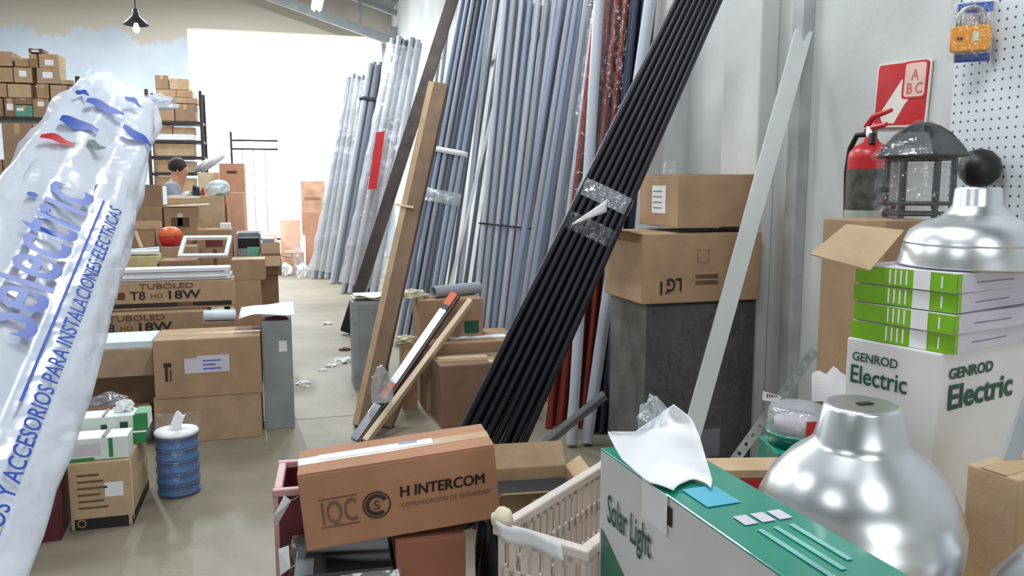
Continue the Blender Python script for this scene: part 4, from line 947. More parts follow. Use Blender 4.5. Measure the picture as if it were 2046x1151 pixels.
letter(lg, 'f', dlg, .33, .36, .085, 'LG', M('ink'), .002, .8, rot=PI); letter(lg, 'f', dlg, .14, .14, .085, 'I', M('ink'), .002, 1.0)
patch(lg, 'f', dlg, .19, .14, .23, .18, M('inkfade'), 'print')
for k in range(2): patch(lg, 'f', dlg, .44, .26 + k * .09, .63, .32 + k * .09, M('inkfade'), 'print')
b = MB().lathe([(.04, 0), (.042, 0), (.042, .0006), (.04, .0006), (.04, 0)], 4); o = b.build('print', M('inkfade'), lg); o.rotation_euler = (PI / 2, PI / 4, 0); o.location = (.0, -dlg[1] / 2 - .002, dlg[2] * .68)
MB().add([(-dlg[0] / 2, -dlg[1] / 2 + .01, dlg[2] + .004), (-dlg[0] / 2, dlg[1] / 2, dlg[2] + .004), (-dlg[0] / 2 - .09, dlg[1] / 2, dlg[2] + .03), (-dlg[0] / 2 - .07, -dlg[1] / 2 + .02, dlg[2] + .02)], [(0, 1, 2, 3)]).build('loose_flap', card(4), lg, solid=.005)
ub, dub = pcarton('plain brown carton with torn sticker, atop the upside-down carton', 1356, 1522, 350, None, Y=Yd + .0, base=lg['top'] + .03, dep=.42, tone=4, rz=0)
patch(ub, 'l', dub, .35, .25, .7, .8, M('paper'))
for k in range(4): patch(ub, 'l', dub, .38, .35 + k * .11, .6, .37 + k * .11, M('inkgrey'), 'print', .003)
t = thing('plastic_cup', 'small clear plastic cup upturned on the plain brown carton', 'cup', (ub.location.x - dub[0] * .38, Yd + .2, ub['top'] + .006))
MB().lathe([(.032, 0), (.034, .004), (.028, .06), (0, .062)], 20).build('cup', M('film_thick'), t, smooth=True)

# ================================================================ FOREGROUND RIGHT
# intercom carton and what it rests on
TLc = D(593, 953, 2.0)
rz = math.radians(-3.6); dim = (.505, .19, .2)
roll = math.radians(-5.0)
Rm = Matrix.Rotation(rz, 3, 'Z') @ Matrix.Rotation(roll, 3, 'Y')
loc = TLc - Rm @ Vector((-dim[0] / 2, -dim[1] / 2, dim[2]))
t = carton('tilted brown intercom carton with round S emblem atop the pile', dim, loc, euler=Rm.to_euler(), m=mat('intercom_card', (172, 124, 92), .8, var=.05, scale=8, bump=.1, bscale=40), name='intercom_carton')
it = t
patch(t, 't', dim, .1, .44, .7, .66, M('paper')); patch(t, 't', dim, .52, .58, .62, .64, M('blue'), 'print', .0026)
letter(t, 'f', dim, .485, .52, .04, 'H INTERCOM', M('ink'), .0, shear=.1, fit=.225)
letter(t, 'f', dim, .4875, .525, .04, 'H INTERCOM', M('ink'), .0, shear=.1, fit=.225)
letter(t, 'f', dim, .49, .52, .04, 'H INTERCOM', M('ink'), .0, shear=.1, fit=.225)
letter(t, 'f', dim, .49, .38, .016, 'COMUNICACION DE SEGURIDAD', M('inkfade'), .0, fit=.235)
letter(t, 'f', dim, .09, .32, .085, 'IQC', M('inkfade'), .0005, .62)
for v in (.27, .64): patch(t, 'f', dim, .085, v, .28, v + .02, M('inkfade'), 'print')
fn, W_, H_ = face('f', *dim)
for r0, r1_, mk in ((.036, .032, 'ink'), (.029, .019, 'ink'), (.0125, .0115, 'inkfade')):
    b = MB(); N = 32; a0, a1 = (0, 2 * PI) if mk == 'ink' and r0 > .03 else ((.4, 5.4) if mk == 'ink' else (0, 2 * PI))
    for i in range(N + 1):
        a = a0 + (a1 - a0) * i / N
        for r in (r0, r1_): b.v.append(tuple(fn(.37 * W_ + r * math.cos(a), .47 * H_ + r * math.sin(a), .003)))
    b.f = [(2 * i, 2 * i + 1, 2 * i + 3, 2 * i + 2) for i in range(N)]
    b.build('emblem', M(mk), t)
letter(t, 'f', dim, .37, .405, .034, 'S', M('ink'), .0, 1.1, 'CENTER')
def under(px, py, d): return D(px, py, d)
x0 = D(610, 1110, 2.02); x1 = D(792, 1105, 2.02)
t = thing('wrapped_box', 'black box in crinkled clear film under the intercom carton', 'box', ((x0.x + x1.x) / 2 - .01, (x0.y + x1.y) / 2 + .12, 0), rz)
w_ = (x1 - x0).length + .02; h_ = .53
MB().box((0, 0, h_ / 2), (w_, .24, h_)).build('box_body', M('black'), t, bevel=.006)
MB().grid(lambda u, v: (lambda a, i, f, e: tuple(((([(-1, -1), (1, -1), (1, 1), (-1, 1), (-1, -1)][i][0] * (1 - f) + [(-1, -1), (1, -1), (1, 1), (-1, 1), (-1, -1)][i + 1][0] * f) * (w_ / 2 + e)), (([(-1, -1), (1, -1), (1, 1), (-1, 1), (-1, -1)][i][1] * (1 - f) + [(-1, -1), (1, -1), (1, 1), (-1, 1), (-1, -1)][i + 1][1] * f) * (.12 + e)), v * (h_ + .0))))(u * 4, min(3, int(u * 4)), u * 4 - min(3, int(u * 4)), .008 + .02 * abs(noise.noise(Vector((u * 14, v * 9, 4))))), 48, 20).build('film_wrap', M('film_thick'), t)
x0 = D(797, 1080, 2.06); x1 = D(938, 1060, 2.1)
t = carton('plain red brown carton under the right half of intercom carton', ((x1 - x0).length, .26, .585), ((x0.x + x1.x) / 2, (x0.y + x1.y) / 2 + .14, 0), rz, m=mat('redbrown_card', (150, 96, 72), .85, var=.05))
c = D(975, 1090, 2.34); o = crumple('black_bag', M('black'), (c.x + .01, c.y + .02, 0), (.1, .16, .56), 21, .12, seg=28); tag(o, 'black plastic bag standing between intercom carton and crate', 'bag')
# dark red crates behind, with price tags on the near corner
x0 = D(563, 1040, 2.3); x1 = D(800, 1010, 2.36)
for k in range(2):
    t = thing('plastic_crate', 'dark red plastic crate behind the intercom carton, %s of two' % ('lower', 'upper')[k], 'crate', ((x0.x + x1.x) / 2, (x0.y + x1.y) / 2 + .15, k * .32), rz)
    crate(t, (x1 - x0).length, .24, .3, M('crate_red'), M('crate_rim'))
    MB().box((-(x1 - x0).length / 2 - .006, -.122, .15), (.014, .014, .3)).build('corner_post', M('crate_rim'), t)
zc = t.location.z + .311
for k, (pts, d) in enumerate((([(548, 1030), (568, 990), (582, 1000), (552, 1052)], 2.28), ([(556, 1098), (577, 1090), (580, 1135), (560, 1150)], 1.98))):
    b = MB().add([D(px, py, d + .01 * i) for i, (px, py) in enumerate(pts)], [(0, 1, 2, 3)]); o = b.build('price_tag', M('paper'), None, solid=.0015); tag(o, ('slanted white price tag tied to the dark red crate', 'upright white price tag hanging by the wrapped black box')[k], 'tag')
    A = D(pts[2][0], pts[2][1], d); MB().tube([A, A + Vector((.02, .01, .005))], .0012, 5).build('tag_wire', M('grey_steel'), o)
# open carton behind the beige crate
x0 = D(1000, 990, 2.62); x1 = D(1180, 985, 2.62); zt = (x0.z + x1.z) / 2
t = carton('open brown carton with handwritten side and white label', ((x1 - x0).length, .26, zt), ((x0.x + x1.x) / 2, (x0.y + x1.y) / 2 + .13, 0), math.radians(-6), 2, kind='open', flaps=(('f', 118, .3), ('b', 150, .34), ('l', 105, .25), ('r', 125, .2)))
dm = ((x1 - x0).length, .26, zt)
patch(t, 'f', dm, .4, .92, .75, .975, M('paper')); letter(t, 'f', dm, .2, .86, .03, 'g.lin', M('inkfade'), 0, 1.2, shear=.3)
MB().box((0, 0, zt - .06), (dm[0] - .03, .2, .05)).build('dark_contents', M('dark'), t)
# beige crates, stacked
cA = D(1002, 1046, 1.62); cB = D(1190, 1092, 1.50); cC = D(1190, 928, 1.95)
dirB = Vector((cB.x - cA.x, cB.y - cA.y, 0)); rzc = math.atan2(dirB.y, dirB.x)
cw, cdp, ch = .19, .46, cA.z / 3
ex = Vector((math.cos(rzc), math.sin(rzc), 0)); ey = Vector((-ex.y, ex.x, 0))
cc = Vector((cA.x, cA.y, 0)) + ex * cw / 2 + ey * cdp / 2
for k in range(3):
    t = thing('plastic_crate', 'beige slotted plastic crate, %s of three stacked' % ('lowest', 'middle', 'topmost')[k], 'crate', (cc.x, cc.y, k * (ch + .0)), rzc)
    crate(t, cw, cdp, ch - .012, M('crate_beige'), None, .007, (3, .026, .012))
b = MB(); b.grid(lambda u, v: tuple(D(990 + u * 130 + v * 6, 1040 + u * 42 + v * 36 + 4 * math.sin(u * 9), 1.57 - u * .1)), 10, 3); o = b.build('price_strip', M('paper'), None, solid=.001, smooth=True); tag(o, 'white paper price strip on the beige crate rim', 'tag')
b = MB(); A = D(1004, 1040, 1.6); o = crumple('plastic_bag', M('cream'), (A.x, A.y, A.z - .012), (.045, .045, .04), 2, .1, smooth=True); tag(o, 'small cream plastic knot on the beige crate corner', 'bag')
# ---- sales counter
ZC = .70
t = table('plain wooden counter carrying lamps and boxes near the wall', .64, 2.26, .5, 1.34, ZC)
table('narrow wooden table set behind the counter by the wall', .98, 2.26, 1.345, 1.86, ZC)
# solar light box
cF = D(1200, 895, 1.5); zt = cF.z
wS, dS, hS = .15, .62, zt - ZC - .004
rzs = math.radians(3.5)
R2 = Matrix.Rotation(rzs, 3, 'Z')
cen = Vector((cF.x, cF.y, 0)) - R2 @ Vector((-wS / 2, dS / 2, 0)); cen.z = ZC
t = thing('solar_light_box', 'white and teal solar light box on the counter', 'box', cen, rzs)
dim = (wS, dS, hS)
MB().mm(-wS / 2, wS / 2, -dS / 2, dS / 2, 0, hS).build('box_body', M('genrod'), t, bevel=.002)
MB().mm(-wS / 2 - .001, wS / 2 + .001, -dS / 2, dS / 2, hS, hS + .004).build('lid', M('teal'), t, bevel=.002)
fn, W_, H_ = face('l', *dim)
letter(t, 'l', dim, .06, .6, .075, 'Solar Light', M('greenprint'), .001, .5)
b = MB(); b.add([fn(.02 * W_, .0, .002), fn(.48 * W_, .0, .002), fn(.02 * W_, .52 * H_, .002)], [(0, 1, 2)]); b.build('print', mat('print_green', (60, 132, 104), .5, var=.15), t, solid=.0006)
patch(t, 'l', dim, .27, .8, .4, 1.015, M('paper'), 'white_tab', .004); patch(t, 'l', dim, .395, .86, .42, .96, M('dark'), 'notch', .0022)
for k in range(3): patch(t, 't', dim, .3 + .2 * k, .38, .45 + .2 * k, .43, M('lilac'), 'print', .002)
for k in range(3): patch(t, 't', dim, .34 + .18 * k, .1 + .03 * k, .4 + .18 * k, .35, mat('print_pale', (130, 190, 184), .4), 'print', .002)
patch(t, 't', dim, .2, .5, .6, .62, M('cyan'), 'print', .002)
# torn white paper bag standing on it, with clear film
outl_l = [(1432, 985), (1400, 1000)]
def papr(u, v):
    # v: 0 foot (near) .. 1 top; u: 0 left .. 1 right
    lx = [1305, 1262, 1216, 1212, 1262, 1330][min(5, int(v * 5))] if False else None
    L_ = [(1345, 1000), (1290, 960), (1240, 915), (1212, 862), (1262, 868), (1300, 842)]
    R_ = [(1420, 985), (1424, 960), (1410, 915), (1398, 872), (1382, 836), (1345, 808)]
    f = v * 5; i = min(4, int(f)); g_ = f - i
    a = Vector(L_[i]).lerp(Vector(L_[i + 1]), g_); c_ = Vector(R_[i]).lerp(Vector(R_[i + 1]), g_); p_ = a.lerp(c_, u)
    d = 1.272 + .17 * v + .05 * math.sin(u * 3.0) + .012 * noise.noise(Vector((u * 4, v * 5, 3)))
    q_ = D(p_.x, p_.y, d)
    q_.z = max(q_.z, zt + .008)
    return tuple(q_)
o = sheet('paper_bag', M('paper'), papr, 18, 18, solid=.0015); tag(o, 'torn white paper bag standing on the solar light box', 'paper')
c = D(1305, 858, 1.47); o = crumple('plastic_film', M('film_thick'), (c.x, c.y, c.z - .03), (.05, .05, .09), 31, .3, smooth=False); tag(o, 'crumpled clear plastic film behind the torn paper bag', 'film')
# red box
cR = D(1432, 946, 1.62); hR = cR.z - ZC
t = carton('red box with cardboard lid beside the solar light box', (.34, .07, hR - .012), (cR.x + .16, cR.y + .0, ZC), math.radians(-14), m=M('redbox'), tape=False, simple=True)
MB().mm(-.174, .174, -.038, .038, hR - .012, hR + .006).build('lid', card(2), t, bevel=.002)
zr = cR.z + .008
# teal and clear plastic tub on the red box
c = D(1592, 850, 1.84)
zr = D(1592, 886, 1.84).z
carton('small teal carton under the clear plastic tub', (.13, .13, zr - ZC - .002), (c.x, c.y, ZC), -.25, m=M('teal'), simple=True, tape=False)
t = thing('plastic_tub', 'teal and clear plastic tub with red label behind lamp shade', 'tub', (c.x, c.y, zr), 0)
MB().lathe([(0, 0), (.06, 0), (.066, .022), (.068, .024), (.068, .03), (.06, .03), (.058, .008), (0, .008)], 26).build('tub_base', M('teal'), t, smooth=True)
MB().lathe([(.066, .03), (.064, .078), (.058, .088), (0, .089)], 26).build('clear_lid', M('film_thick'), t, smooth=True)
MB().lathe([(0, .034), (.05, .034), (.05, .058), (0, .062)], 20).build('contents', M('lilac'), t, smooth=True)
b = MB()
for i in range(9):
    a = -1.9 + .75 * i / 8
    for z in (.032, .07): b.v.append((.0685 * math.cos(a), .0685 * math.sin(a), z))
b.f = [(2 * i, 2 * i + 2, 2 * i + 3, 2 * i + 1) for i in range(8)]; b.build('red_label', M('red'), t)
A = D(1543, 794, 1.76); o = MB().add([A + RT * (-.02) + UPV * .014, A + RT * .02 + UPV * .002, A + RT * .014 + UPV * (-.012), A + RT * (-.022) + UPV * (-.006)], [(0, 1, 2, 3)]).build('barcode_tag', M('paper'), None, solid=.001); tag(o, 'small white barcode tag on the slotted steel angle', 'tag')
for k in range(5): MB().add([A + RT * (-.012 + .005 * k) + UPV * (.008 - .001 * k) - FW * .0015, A + RT * (-.0095 + .005 * k) + UPV * (.008 - .001 * k) - FW * .0015, A + RT * (-.0105 + .005 * k) - FW * .0015, A + RT * (-.013 + .005 * k) - FW * .0015], [(0, 1, 2, 3)]).build('barcode_bar', M('dark'), o)
# crumpled white paper
# aluminium lamp shade, stepped
c = D(1718, 905, 1.36)
zt_ = D(1718, 802, 1.36).z; hs = zt_ - ZC
t = thing('lamp_reflector', 'stepped aluminium lamp reflector standing on the counter', 'lamp shade', (c.x, c.y, ZC))
prof = [(.15, 0), (.154, .008), (.155, .05), (.16, .12), (.167, .2), (.168, .235), (.16, .256), (.161, .264), (.142, .305), (.112, .34), (.083, .362), (.076, .37), (.073, .38), (.062, hs - .008), (.056, hs)]
MB().lathe(prof, 48).build('reflector_body', M('alu_bright'), t, smooth=True, solid=.002)
MB().lathe([(0, hs), (.056, hs)], 48).build('top_cap', M('alu'), t, smooth=False)
MB().box((0, -.005, hs + .001), (.026, .012, .002)).build('slot', M('dark'), t)
c2 = D(2150, 1040, 1.22); t = thing('lamp_reflector', 'plain aluminium lamp dish at the right end of counter', 'lamp shade', (c2.x, c2.y - .02, ZC))
MB().lathe([(.13, 0), (.135, .1), (.12, .18), (.08, .24), (.05, .26), (0, .262)], 36).build('reflector_body', M('alu'), t, smooth=True, solid=.002)
# white carton with green lettering
cc_ = D(1880, 708, 1.75); zt = cc_.z; hG = zt - ZC
aL = math.radians(-16 + 34)       # direction of the left face, seen from the corner
rzg = math.radians(-24)
wG, dG = .36, .235
R3 = Matrix.Rotation(rzg, 3, 'Z')
# nearest corner is the front-left corner: left face runs away to the left/back, front face to the right
rzg = math.radians(15); R3 = Matrix.Rotation(rzg, 3, 'Z')
cen = Vector((cc_.x, cc_.y, 0)) - R3 @ Vector((-wG / 2, -dG / 2, 0)); cen.z = ZC
t = thing('white_carton', 'white carton with green lettering on the counter under flat boxes', 'box', cen, rzg)
dimG = (wG, dG, hG)
MB().mm(-wG / 2, wG / 2, -dG / 2, dG / 2, 0, hG).build('carton_body', M('genrod'), t, bevel=.004)
letter(t, 'l', dimG, .08, .88, .03, 'GENROD', M('greenprint'), .0005, .95); letter(t, 'l', dimG, .06, .755, .062, 'Electric', M('greenprint'), .0008, .8)
letter(t, 'f', dimG, .09, .86, .034, 'GENROD', M('greenprint'), .0012, 1.25); letter(t, 'f', dimG, .09, .7, .078, 'Electric', M('greenprint'), .002, 1.15)
zg = zt
# flat lime boxes
for k in range(4):
    hB = .0435; wB, dB = .36, .25
    off = (0.0, -.012, .0, -.01)[k]
    t = thing('flat_box', 'flat lime and white lamp panel box, %s of four stacked' % ('lowest', 'third', 'second', 'topmost')[k], 'box', cen + R3 @ Vector((.012 + off * .4, -.008 + off, 0)) + Vector((0, 0, zg - ZC + k * (hB + .0015))), rzg + math.radians((1.0, -1.5, 1.2, -1)[k]))
    dm = (wB, dB, hB)
    MB().mm(-wB / 2, wB / 2, -dB / 2, dB / 2, 0, hB).build('box_body', M('lilac'), t, bevel=.002)
    patch(t, 'l', dm, .0, .03, 1, .97, M('lime'), 'lime_sleeve'); patch(t, 'l', dm, .6, .03, .76, .98, M('paper'), 'label_sticker', .003)
    for q in range(4): patch(t, 'l', dm, .36 + .055 * q, .15, .375 + .055 * q, .9, M('paper'), 'print', .0028)
    patch(t, 'l', dm, .86, .2, .875, .8, M('paper'), 'print', .0028); patch(t, 'f', dm, .0, .03, .04, .97, M('lime'), 'lime_sleeve'); patch(t, 'f', dm, .2, .46, .6, .5, M('inkgrey'), 'print')
zg2 = zg + 4 * .045
# bell lamp on top
c = D(1948, 470, 1.86)
t = thing('bell_lamp', 'ribbed aluminium bell lamp standing on the lime boxes', 'lamp shade', (c.x, c.y, zg2 + .001))
hh = D(1948, 376, 1.86).z - zg2
prof = [(.158, 0), (.16, .004), (.156, .02), (.15, .045), (.147, .05), (.149, .054), (.138, .08), (.11, .1), (.075, .112), (.066, .12), (.054, .135), (.05, .14), (.0475, hh - .004), (.044, hh), (0, hh)]
MB().lathe(prof, 48).build('bell_body', M('alu_bright'), t, smooth=True, auto=True, solid=.002)
# tall open carton behind, with its flap hanging out
Yt = 2.03
A = D(1662, 470, 2.12); zt = D(1700, 452, 2.1).z
x0, x1 = YW(1722, 600, Yt).x, YW(1850, 600, Yt).x
t = thing('tall_carton', 'tall narrow brown carton with one flap hanging open by the wall', 'box', ((x0 + x1) / 2, Yt + .1, 0))
w_, h_ = x1 - x0, zt
MB().mm(-w_ / 2, w_ / 2, -.1, .1, 0, h_).build('carton_body', card(1), t, bevel=.003)
MB().mm(-w_ / 2 - .001, -w_ / 2 + .07, -.102, -.1, 0, h_).build('light_panel', card(2), t)
loc_ = Vector(t.location)
fl4 = [D(1690, 449, 1.98), D(1806, 461, 1.98), D(1738, 541, 1.80), D(1618, 508, 1.80)]
MB().add([p_ - loc_ for p_ in fl4], [(0, 1, 2, 3)]).build('flap', card(2), t, solid=.004)
ztall = zt
TOPS = (56, 60, 62, 58, 54, 62, 70, 66, 58, 54, 50)
o = sheet('paper_sheet', M('paper'), lambda u, v: tuple(XW(1622 + u * 72, 802 - v * TOPS[min(10, int(u * 10 + .5))], x0 - .012 - .006 * math.sin(u * 3 + v * 2))), 10, 6, smooth=False); tag(o, 'torn white paper sheet stuck to the side of the tall open carton', 'paper')
# lantern in clear film
cL = YW(1835, 400, Yt + .1); hl = (D(1835, 312, 2.2).z - ztall)
t = thing('garden_lantern', 'black metal garden lantern in clear film on the tall carton', 'lantern', (cL.x, Yt + .1, ztall + .004))
rL = .095
for nm, z in (('base_ring', .012), ('bottom_bar', .045), ('top_ring', hl)):
    b = MB(); N = 6
    for i in range(N):
        a, a2 = 2 * PI * i / N + .3, 2 * PI * (i + 1) / N + .3
        b.tube([(rL * math.cos(a), rL * math.sin(a), z), (rL * math.cos(a2), rL * math.sin(a2), z)], .007, 6)
    b.build(nm, M('black'), t)
for i in range(6):
    a = 2 * PI * i / 6 + .3; MB().box((rL * math.cos(a), rL * math.sin(a), hl / 2), (.014, .014, hl)).build('post', M('black'), t)
    a2 = 2 * PI * (i + 1) / 6 + .3
    p0, p1 = Vector((rL * .96 * math.cos(a), rL * .96 * math.sin(a), .05)), Vector((rL * .96 * math.cos(a2), rL * .96 * math.sin(a2), .05))
    MB().add([p0, p1, p1 + Vector((0, 0, hl - .06)), p0 + Vector((0, 0, hl - .06))], [(0, 1, 2, 3)]).build('glass_pane', M('glass'), t, solid=.002)
hr = D(1835, 228, 2.2).z - ztall - hl
MB().lathe([(.135, hl + .004), (.138, hl + .012), (.12, hl + hr * .35), (.085, hl + hr * .7), (.05, hl + hr * .9), (.02, hl + hr), (0, hl + hr)], 6).build('roof', M('black'), t)
b = MB(); N = 28
for j in range(17):
    f = j / 16; z = .0 + f * (hl + hr + .01)
    base_r = .125 if z < hl else .15 - .12 * max(0, (z - hl) / hr) ** 1.4
    for q in range(N):
        a = 2 * PI * q / N; r = base_r * (1.02 + .1 * noise.noise(Vector((math.cos(a) * 2.5, math.sin(a) * 2.5, j * .8))))
        b.v.append((r * math.cos(a), r * math.sin(a), z))
b.f = [(j * N + q, j * N + (q + 1) % N, (j + 1) * N + (q + 1) % N, (j + 1) * N + q) for j in range(16) for q in range(N)]
b.build('film_wrap', M('film'), t)
# ---- wall: pegboard, sign, extinguisher, padlock
m_peg, n, l, p = noded('pegboard'); p.inputs['Roughness'].default_value = .5
tc = n.new('ShaderNodeTexCoord'); sp = n.new('ShaderNodeSeparateXYZ'); l.new(tc.outputs['Object'], sp.inputs[0])
def cell(out):
    a = n.new('ShaderNodeMath'); a.operation = 'MULTIPLY'; a.inputs[1].default_value = 1 / .0315; l.new(out, a.inputs[0])
    f_ = n.new('ShaderNodeMath'); f_.operation = 'FRACT'; l.new(a.outputs[0], f_.inputs[0])
    s_ = n.new('ShaderNodeMath'); s_.operation = 'SUBTRACT'; s_.inputs[1].default_value = .5; l.new(f_.outputs[0], s_.inputs[0])
    q_ = n.new('ShaderNodeMath'); q_.operation = 'POWER'; q_.inputs[1].default_value = 2; l.new(s_.outputs[0], q_.inputs[0]); return q_.outputs[0]
ad = n.new('ShaderNodeMath'); ad.operation = 'ADD'; l.new(cell(sp.outputs['Y']), ad.inputs[0]); l.new(cell(sp.outputs['Z']), ad.inputs[1])
lt = n.new('ShaderNodeMath'); lt.operation = 'LESS_THAN'; lt.inputs[1].default_value = .018; l.new(ad.outputs[0], lt.inputs[0])
mx = n.new('ShaderNodeMix'); mx.data_type = 'RGBA'; mx.inputs[6].default_value = lin((214, 220, 224)); mx.inputs[7].default_value = lin((70, 72, 84)); l.new(lt.outputs[0], mx.inputs[0]); l.new(mx.outputs[2], p.inputs['Base Color'])
yp = yr(1902)
t = MB().mm(XR - .03, XR - .002, .3, yp, .75, 3.0).build('pegboard', m_peg); tag(t, 'white perforated pegboard fixed to the wall', 'board')
# fire extinguisher sign
S = [XW(1750, 132, XR - .012), XW(1858, 112, XR - .012), XW(1851, 245, XR - .012), XW(1742, 262, XR - .012)]
oy = Vector((0, -1, 0)); y0, y1 = S[0].y, S[1].y; zt, zb_ = (S[0].z + S[1].z) / 2, (S[2].z + S[3].z) / 2
t = thing('extinguisher_sign', 'red and white ABC fire class sign above the extinguisher', 'sign', (XR, (y0 + y1) / 2, zb_), euler=(math.radians(3), 0, 0)); hw, hh = abs(y0 - y1) / 2, zt - zb_
def sg(u, v, o=0.0): return (-.012 - o, hw - u * 2 * hw, v * hh)   # u to the right as seen from the room
def rrect(u0, v0, u1, v1, r, n_=5):
    out = []
    for cx, cy, a0 in ((u1 - r, v1 - r, 0), (u0 + r, v1 - r, 90), (u0 + r, v0 + r, 180), (u1 - r, v0 + r, 270)):
        for i in range(n_ + 1): a = math.radians(a0 + 90 * i / n_); out.append((cx + r * math.cos(a), cy + r * math.sin(a)))
    return out
MB().prism(rrect(0, 0, 1, 1, .06), .006, lambda x, y, z: sg(x, y, z - .006)).build('sign_plate', M('signwhite'), t)
MB().prism(rrect(.03, .03, .97, .97, .05), .001, lambda x, y, z: sg(x, y, z)).build('red_field', M('red'), t)
MB().prism([(.12, .2), (.5, .72), (.74, .72), (.8, .6), (.6, .35), (.42, .06), (.2, .06)], .001, lambda x, y, z: sg(x, y, z + .001)).build('white_arrow', M('signwhite'), t)
MB().prism(rrect(.52, .42, .96, .98, .06), .001, lambda x, y, z: sg(x, y, z + .002)).build('letter_panel', M('red'), t)
MB().prism(rrect(.56, .45, .93, .95, .05), .001, lambda x, y, z: sg(x, y, z + .003)).build('letter_panel', mat('sign_pink', (226, 190, 178), .5), t)
for s_, u, v in (('A', .745, .7), ('B', .66, .5), ('C', .83, .5)):
    lettering(s_, mat('sign_letter', (198, 108, 100), .5), t, lambda x, y: Vector(sg(u + x / (2 * hw), v + y / hh, .005)), .055, .001, 1.0, 'CENTER')
# extinguisher
cE = XW(1732, 440, XR - .11); zt = XW(1732, 290, XR - .11).z; hE = zt - cE.z
t = thing('fire_extinguisher', 'red fire extinguisher with black hose hung on the wall', 'extinguisher', (cE.x, cE.y, cE.z - .06)); k0 = .06; rE = .082
MB().lathe([(0, 0), (rE * .9, 0), (rE, .012), (rE, k0 + hE * .82), (rE * .95, k0 + hE * .9), (rE * .72, k0 + hE * .98), (.03, k0 + hE + .01), (.02, k0 + hE + .03), (0, k0 + hE + .03)], 32).build('cylinder', M('red'), t, smooth=True)
b = MB(); NN = 20
for i in range(NN + 1):
    a = PI + .35 - 1.25 + 2.5 * i / NN
    for z in (.03, k0 + hE * .68): b.v.append(((rE + .0015) * math.cos(a), (rE + .0015) * math.sin(a), z))
b.f = [(2 * i, 2 * i + 2, 2 * i + 3, 2 * i + 1) for i in range(NN)]; b.build('label', M('label_dark'), t, smooth=True)
b = MB()
for i in range(NN + 1):
    a = PI + .35 - 1.25 + 2.5 * i / NN
    for z in (.05, .1): b.v.append(((rE + .003) * math.cos(a), (rE + .003) * math.sin(a), z))
b.f = [(2 * i, 2 * i + 2, 2 * i + 3, 2 * i + 1) for i in range(NN)]; b.build('label_band', mat('label_beige', (190, 184, 160), .5, rgb2=(120, 170, 160), scale=30), t, smooth=True)
zv = k0 + hE + .02
MB().lathe([(.02, zv), (.022, zv + .05), (0, zv + .05)], 14).build('valve', M('galv'), t, smooth=True)
MB().tube([(0, .03, zv + .05), (-.01, -.02, zv + .085), (-.02, -.12, zv + .1)], [.012, .012, .008], 8).build('lever', M('red'), t)
MB().tube([(0, .03, zv + .04), (-.01, -.03, zv + .045), (-.02, -.1, zv + .05)], [.012, .012, .008], 8).build('carry_handle', M('red'), t)
MB().tube([(-.02, -.03, zv + .02), (-.03, -.04, zv - .02)], .012, 8).build('gauge', M('black'), t)
MB().tube([(0, .02, zv + .02), (-.01, .07, zv + .02), (-.01, .105, zv - .03), (-.01, .118, zv - .12), (-.01, .112, .15), (-.01, .105, -.0)], .011, 10).build('hose', M('black'), t, smooth=True)
MB().box((.08, 0, k0 + hE * .5), (.06, .05, .2)).build('wall_bracket', M('black'), t)
# black round lamp on the pegboard
c = XW(1957, 336, XR - .09); t = thing('round_lamp', 'black round bulkhead lamp on the pegboard behind bell lamp', 'lamp', c)
MB().lathe([(0, -.065), (.035, -.055), (.058, -.03), (.065, 0), (.058, .03), (.035, .055), (0, .065)], 24).build('globe', M('black'), t, smooth=True)
MB().box((.029, 0, 0), (.058, .04, .04)).build('wall_mount', M('black'), t)
# padlock in blister pack
c = XW(1938, 75, XR - .1); t = thing('padlock_pack', 'orange padlock in a blister pack hanging on the pegboard', 'padlock', c, math.radians(-42))
MB().box((0, .03, .02), (.125, .004, .21)).build('backing_card', M('blue'), t, euler) if False else MB().box((.012, .03, .02), (.11, .004, .19)).build('backing_card', M('lilac'), t, bevel=.001); MB().box((.012, .027, -.062), (.1, .003, .026)).build('blue_strip', M('blue'), t); MB().box((.012, .027, .1), (.1, .003, .03)).build('blue_strip', M('blue'), t)
MB().prism(rrect(-.058, -.045, .058, .035, .014), .045, lambda x, y, z: (x, z - .022, y)).build('lock_body', M('padlock'), t, bevel=.003)
pts = [(-.036, 0, .03)] + [(-.036 * math.cos(PI * i / 12), 0, .062 + .036 * math.sin(PI * i / 12)) for i in range(13)] + [(.036, 0, .03)]
MB().tube(pts, .008, 10).build('shackle', M('galv'), t, smooth=True)
MB().box((.015, -.024, 0), (.02, .002, .03)).build('cream_patch', M('cream'), t); MB().box((-.03, -.024, -.005), (.016, .002, .008)).build('keyhole', M('ink'), t)  # cream patch and keyhole on the lock face
MB().box((0, -.003, .03), (.128, .058, .2)).build('blister', M('film'), t, bevel=.012)
MB().tube([(0, .03, .12), (.0, .1, .13)], .003, 6).build('peg_hook', M('galv'), t)
# bits at the right edge
A, B_ = D(2012, 935, 1.55), D(2060, 800, 1.6); lean_bar('metal_tool', 'slim grey metal tool standing at the counter edge by white carton', 'tool', A, B_, .03, .012, M('grey_steel'))
c = D(2040, 960, 1.5); t = carton('small tan carton behind the plain lamp dish on the counter', (.12, .1, c.z + .02 - ZC), (c.x, c.y + .02, ZC), .2, 2, simple=True)

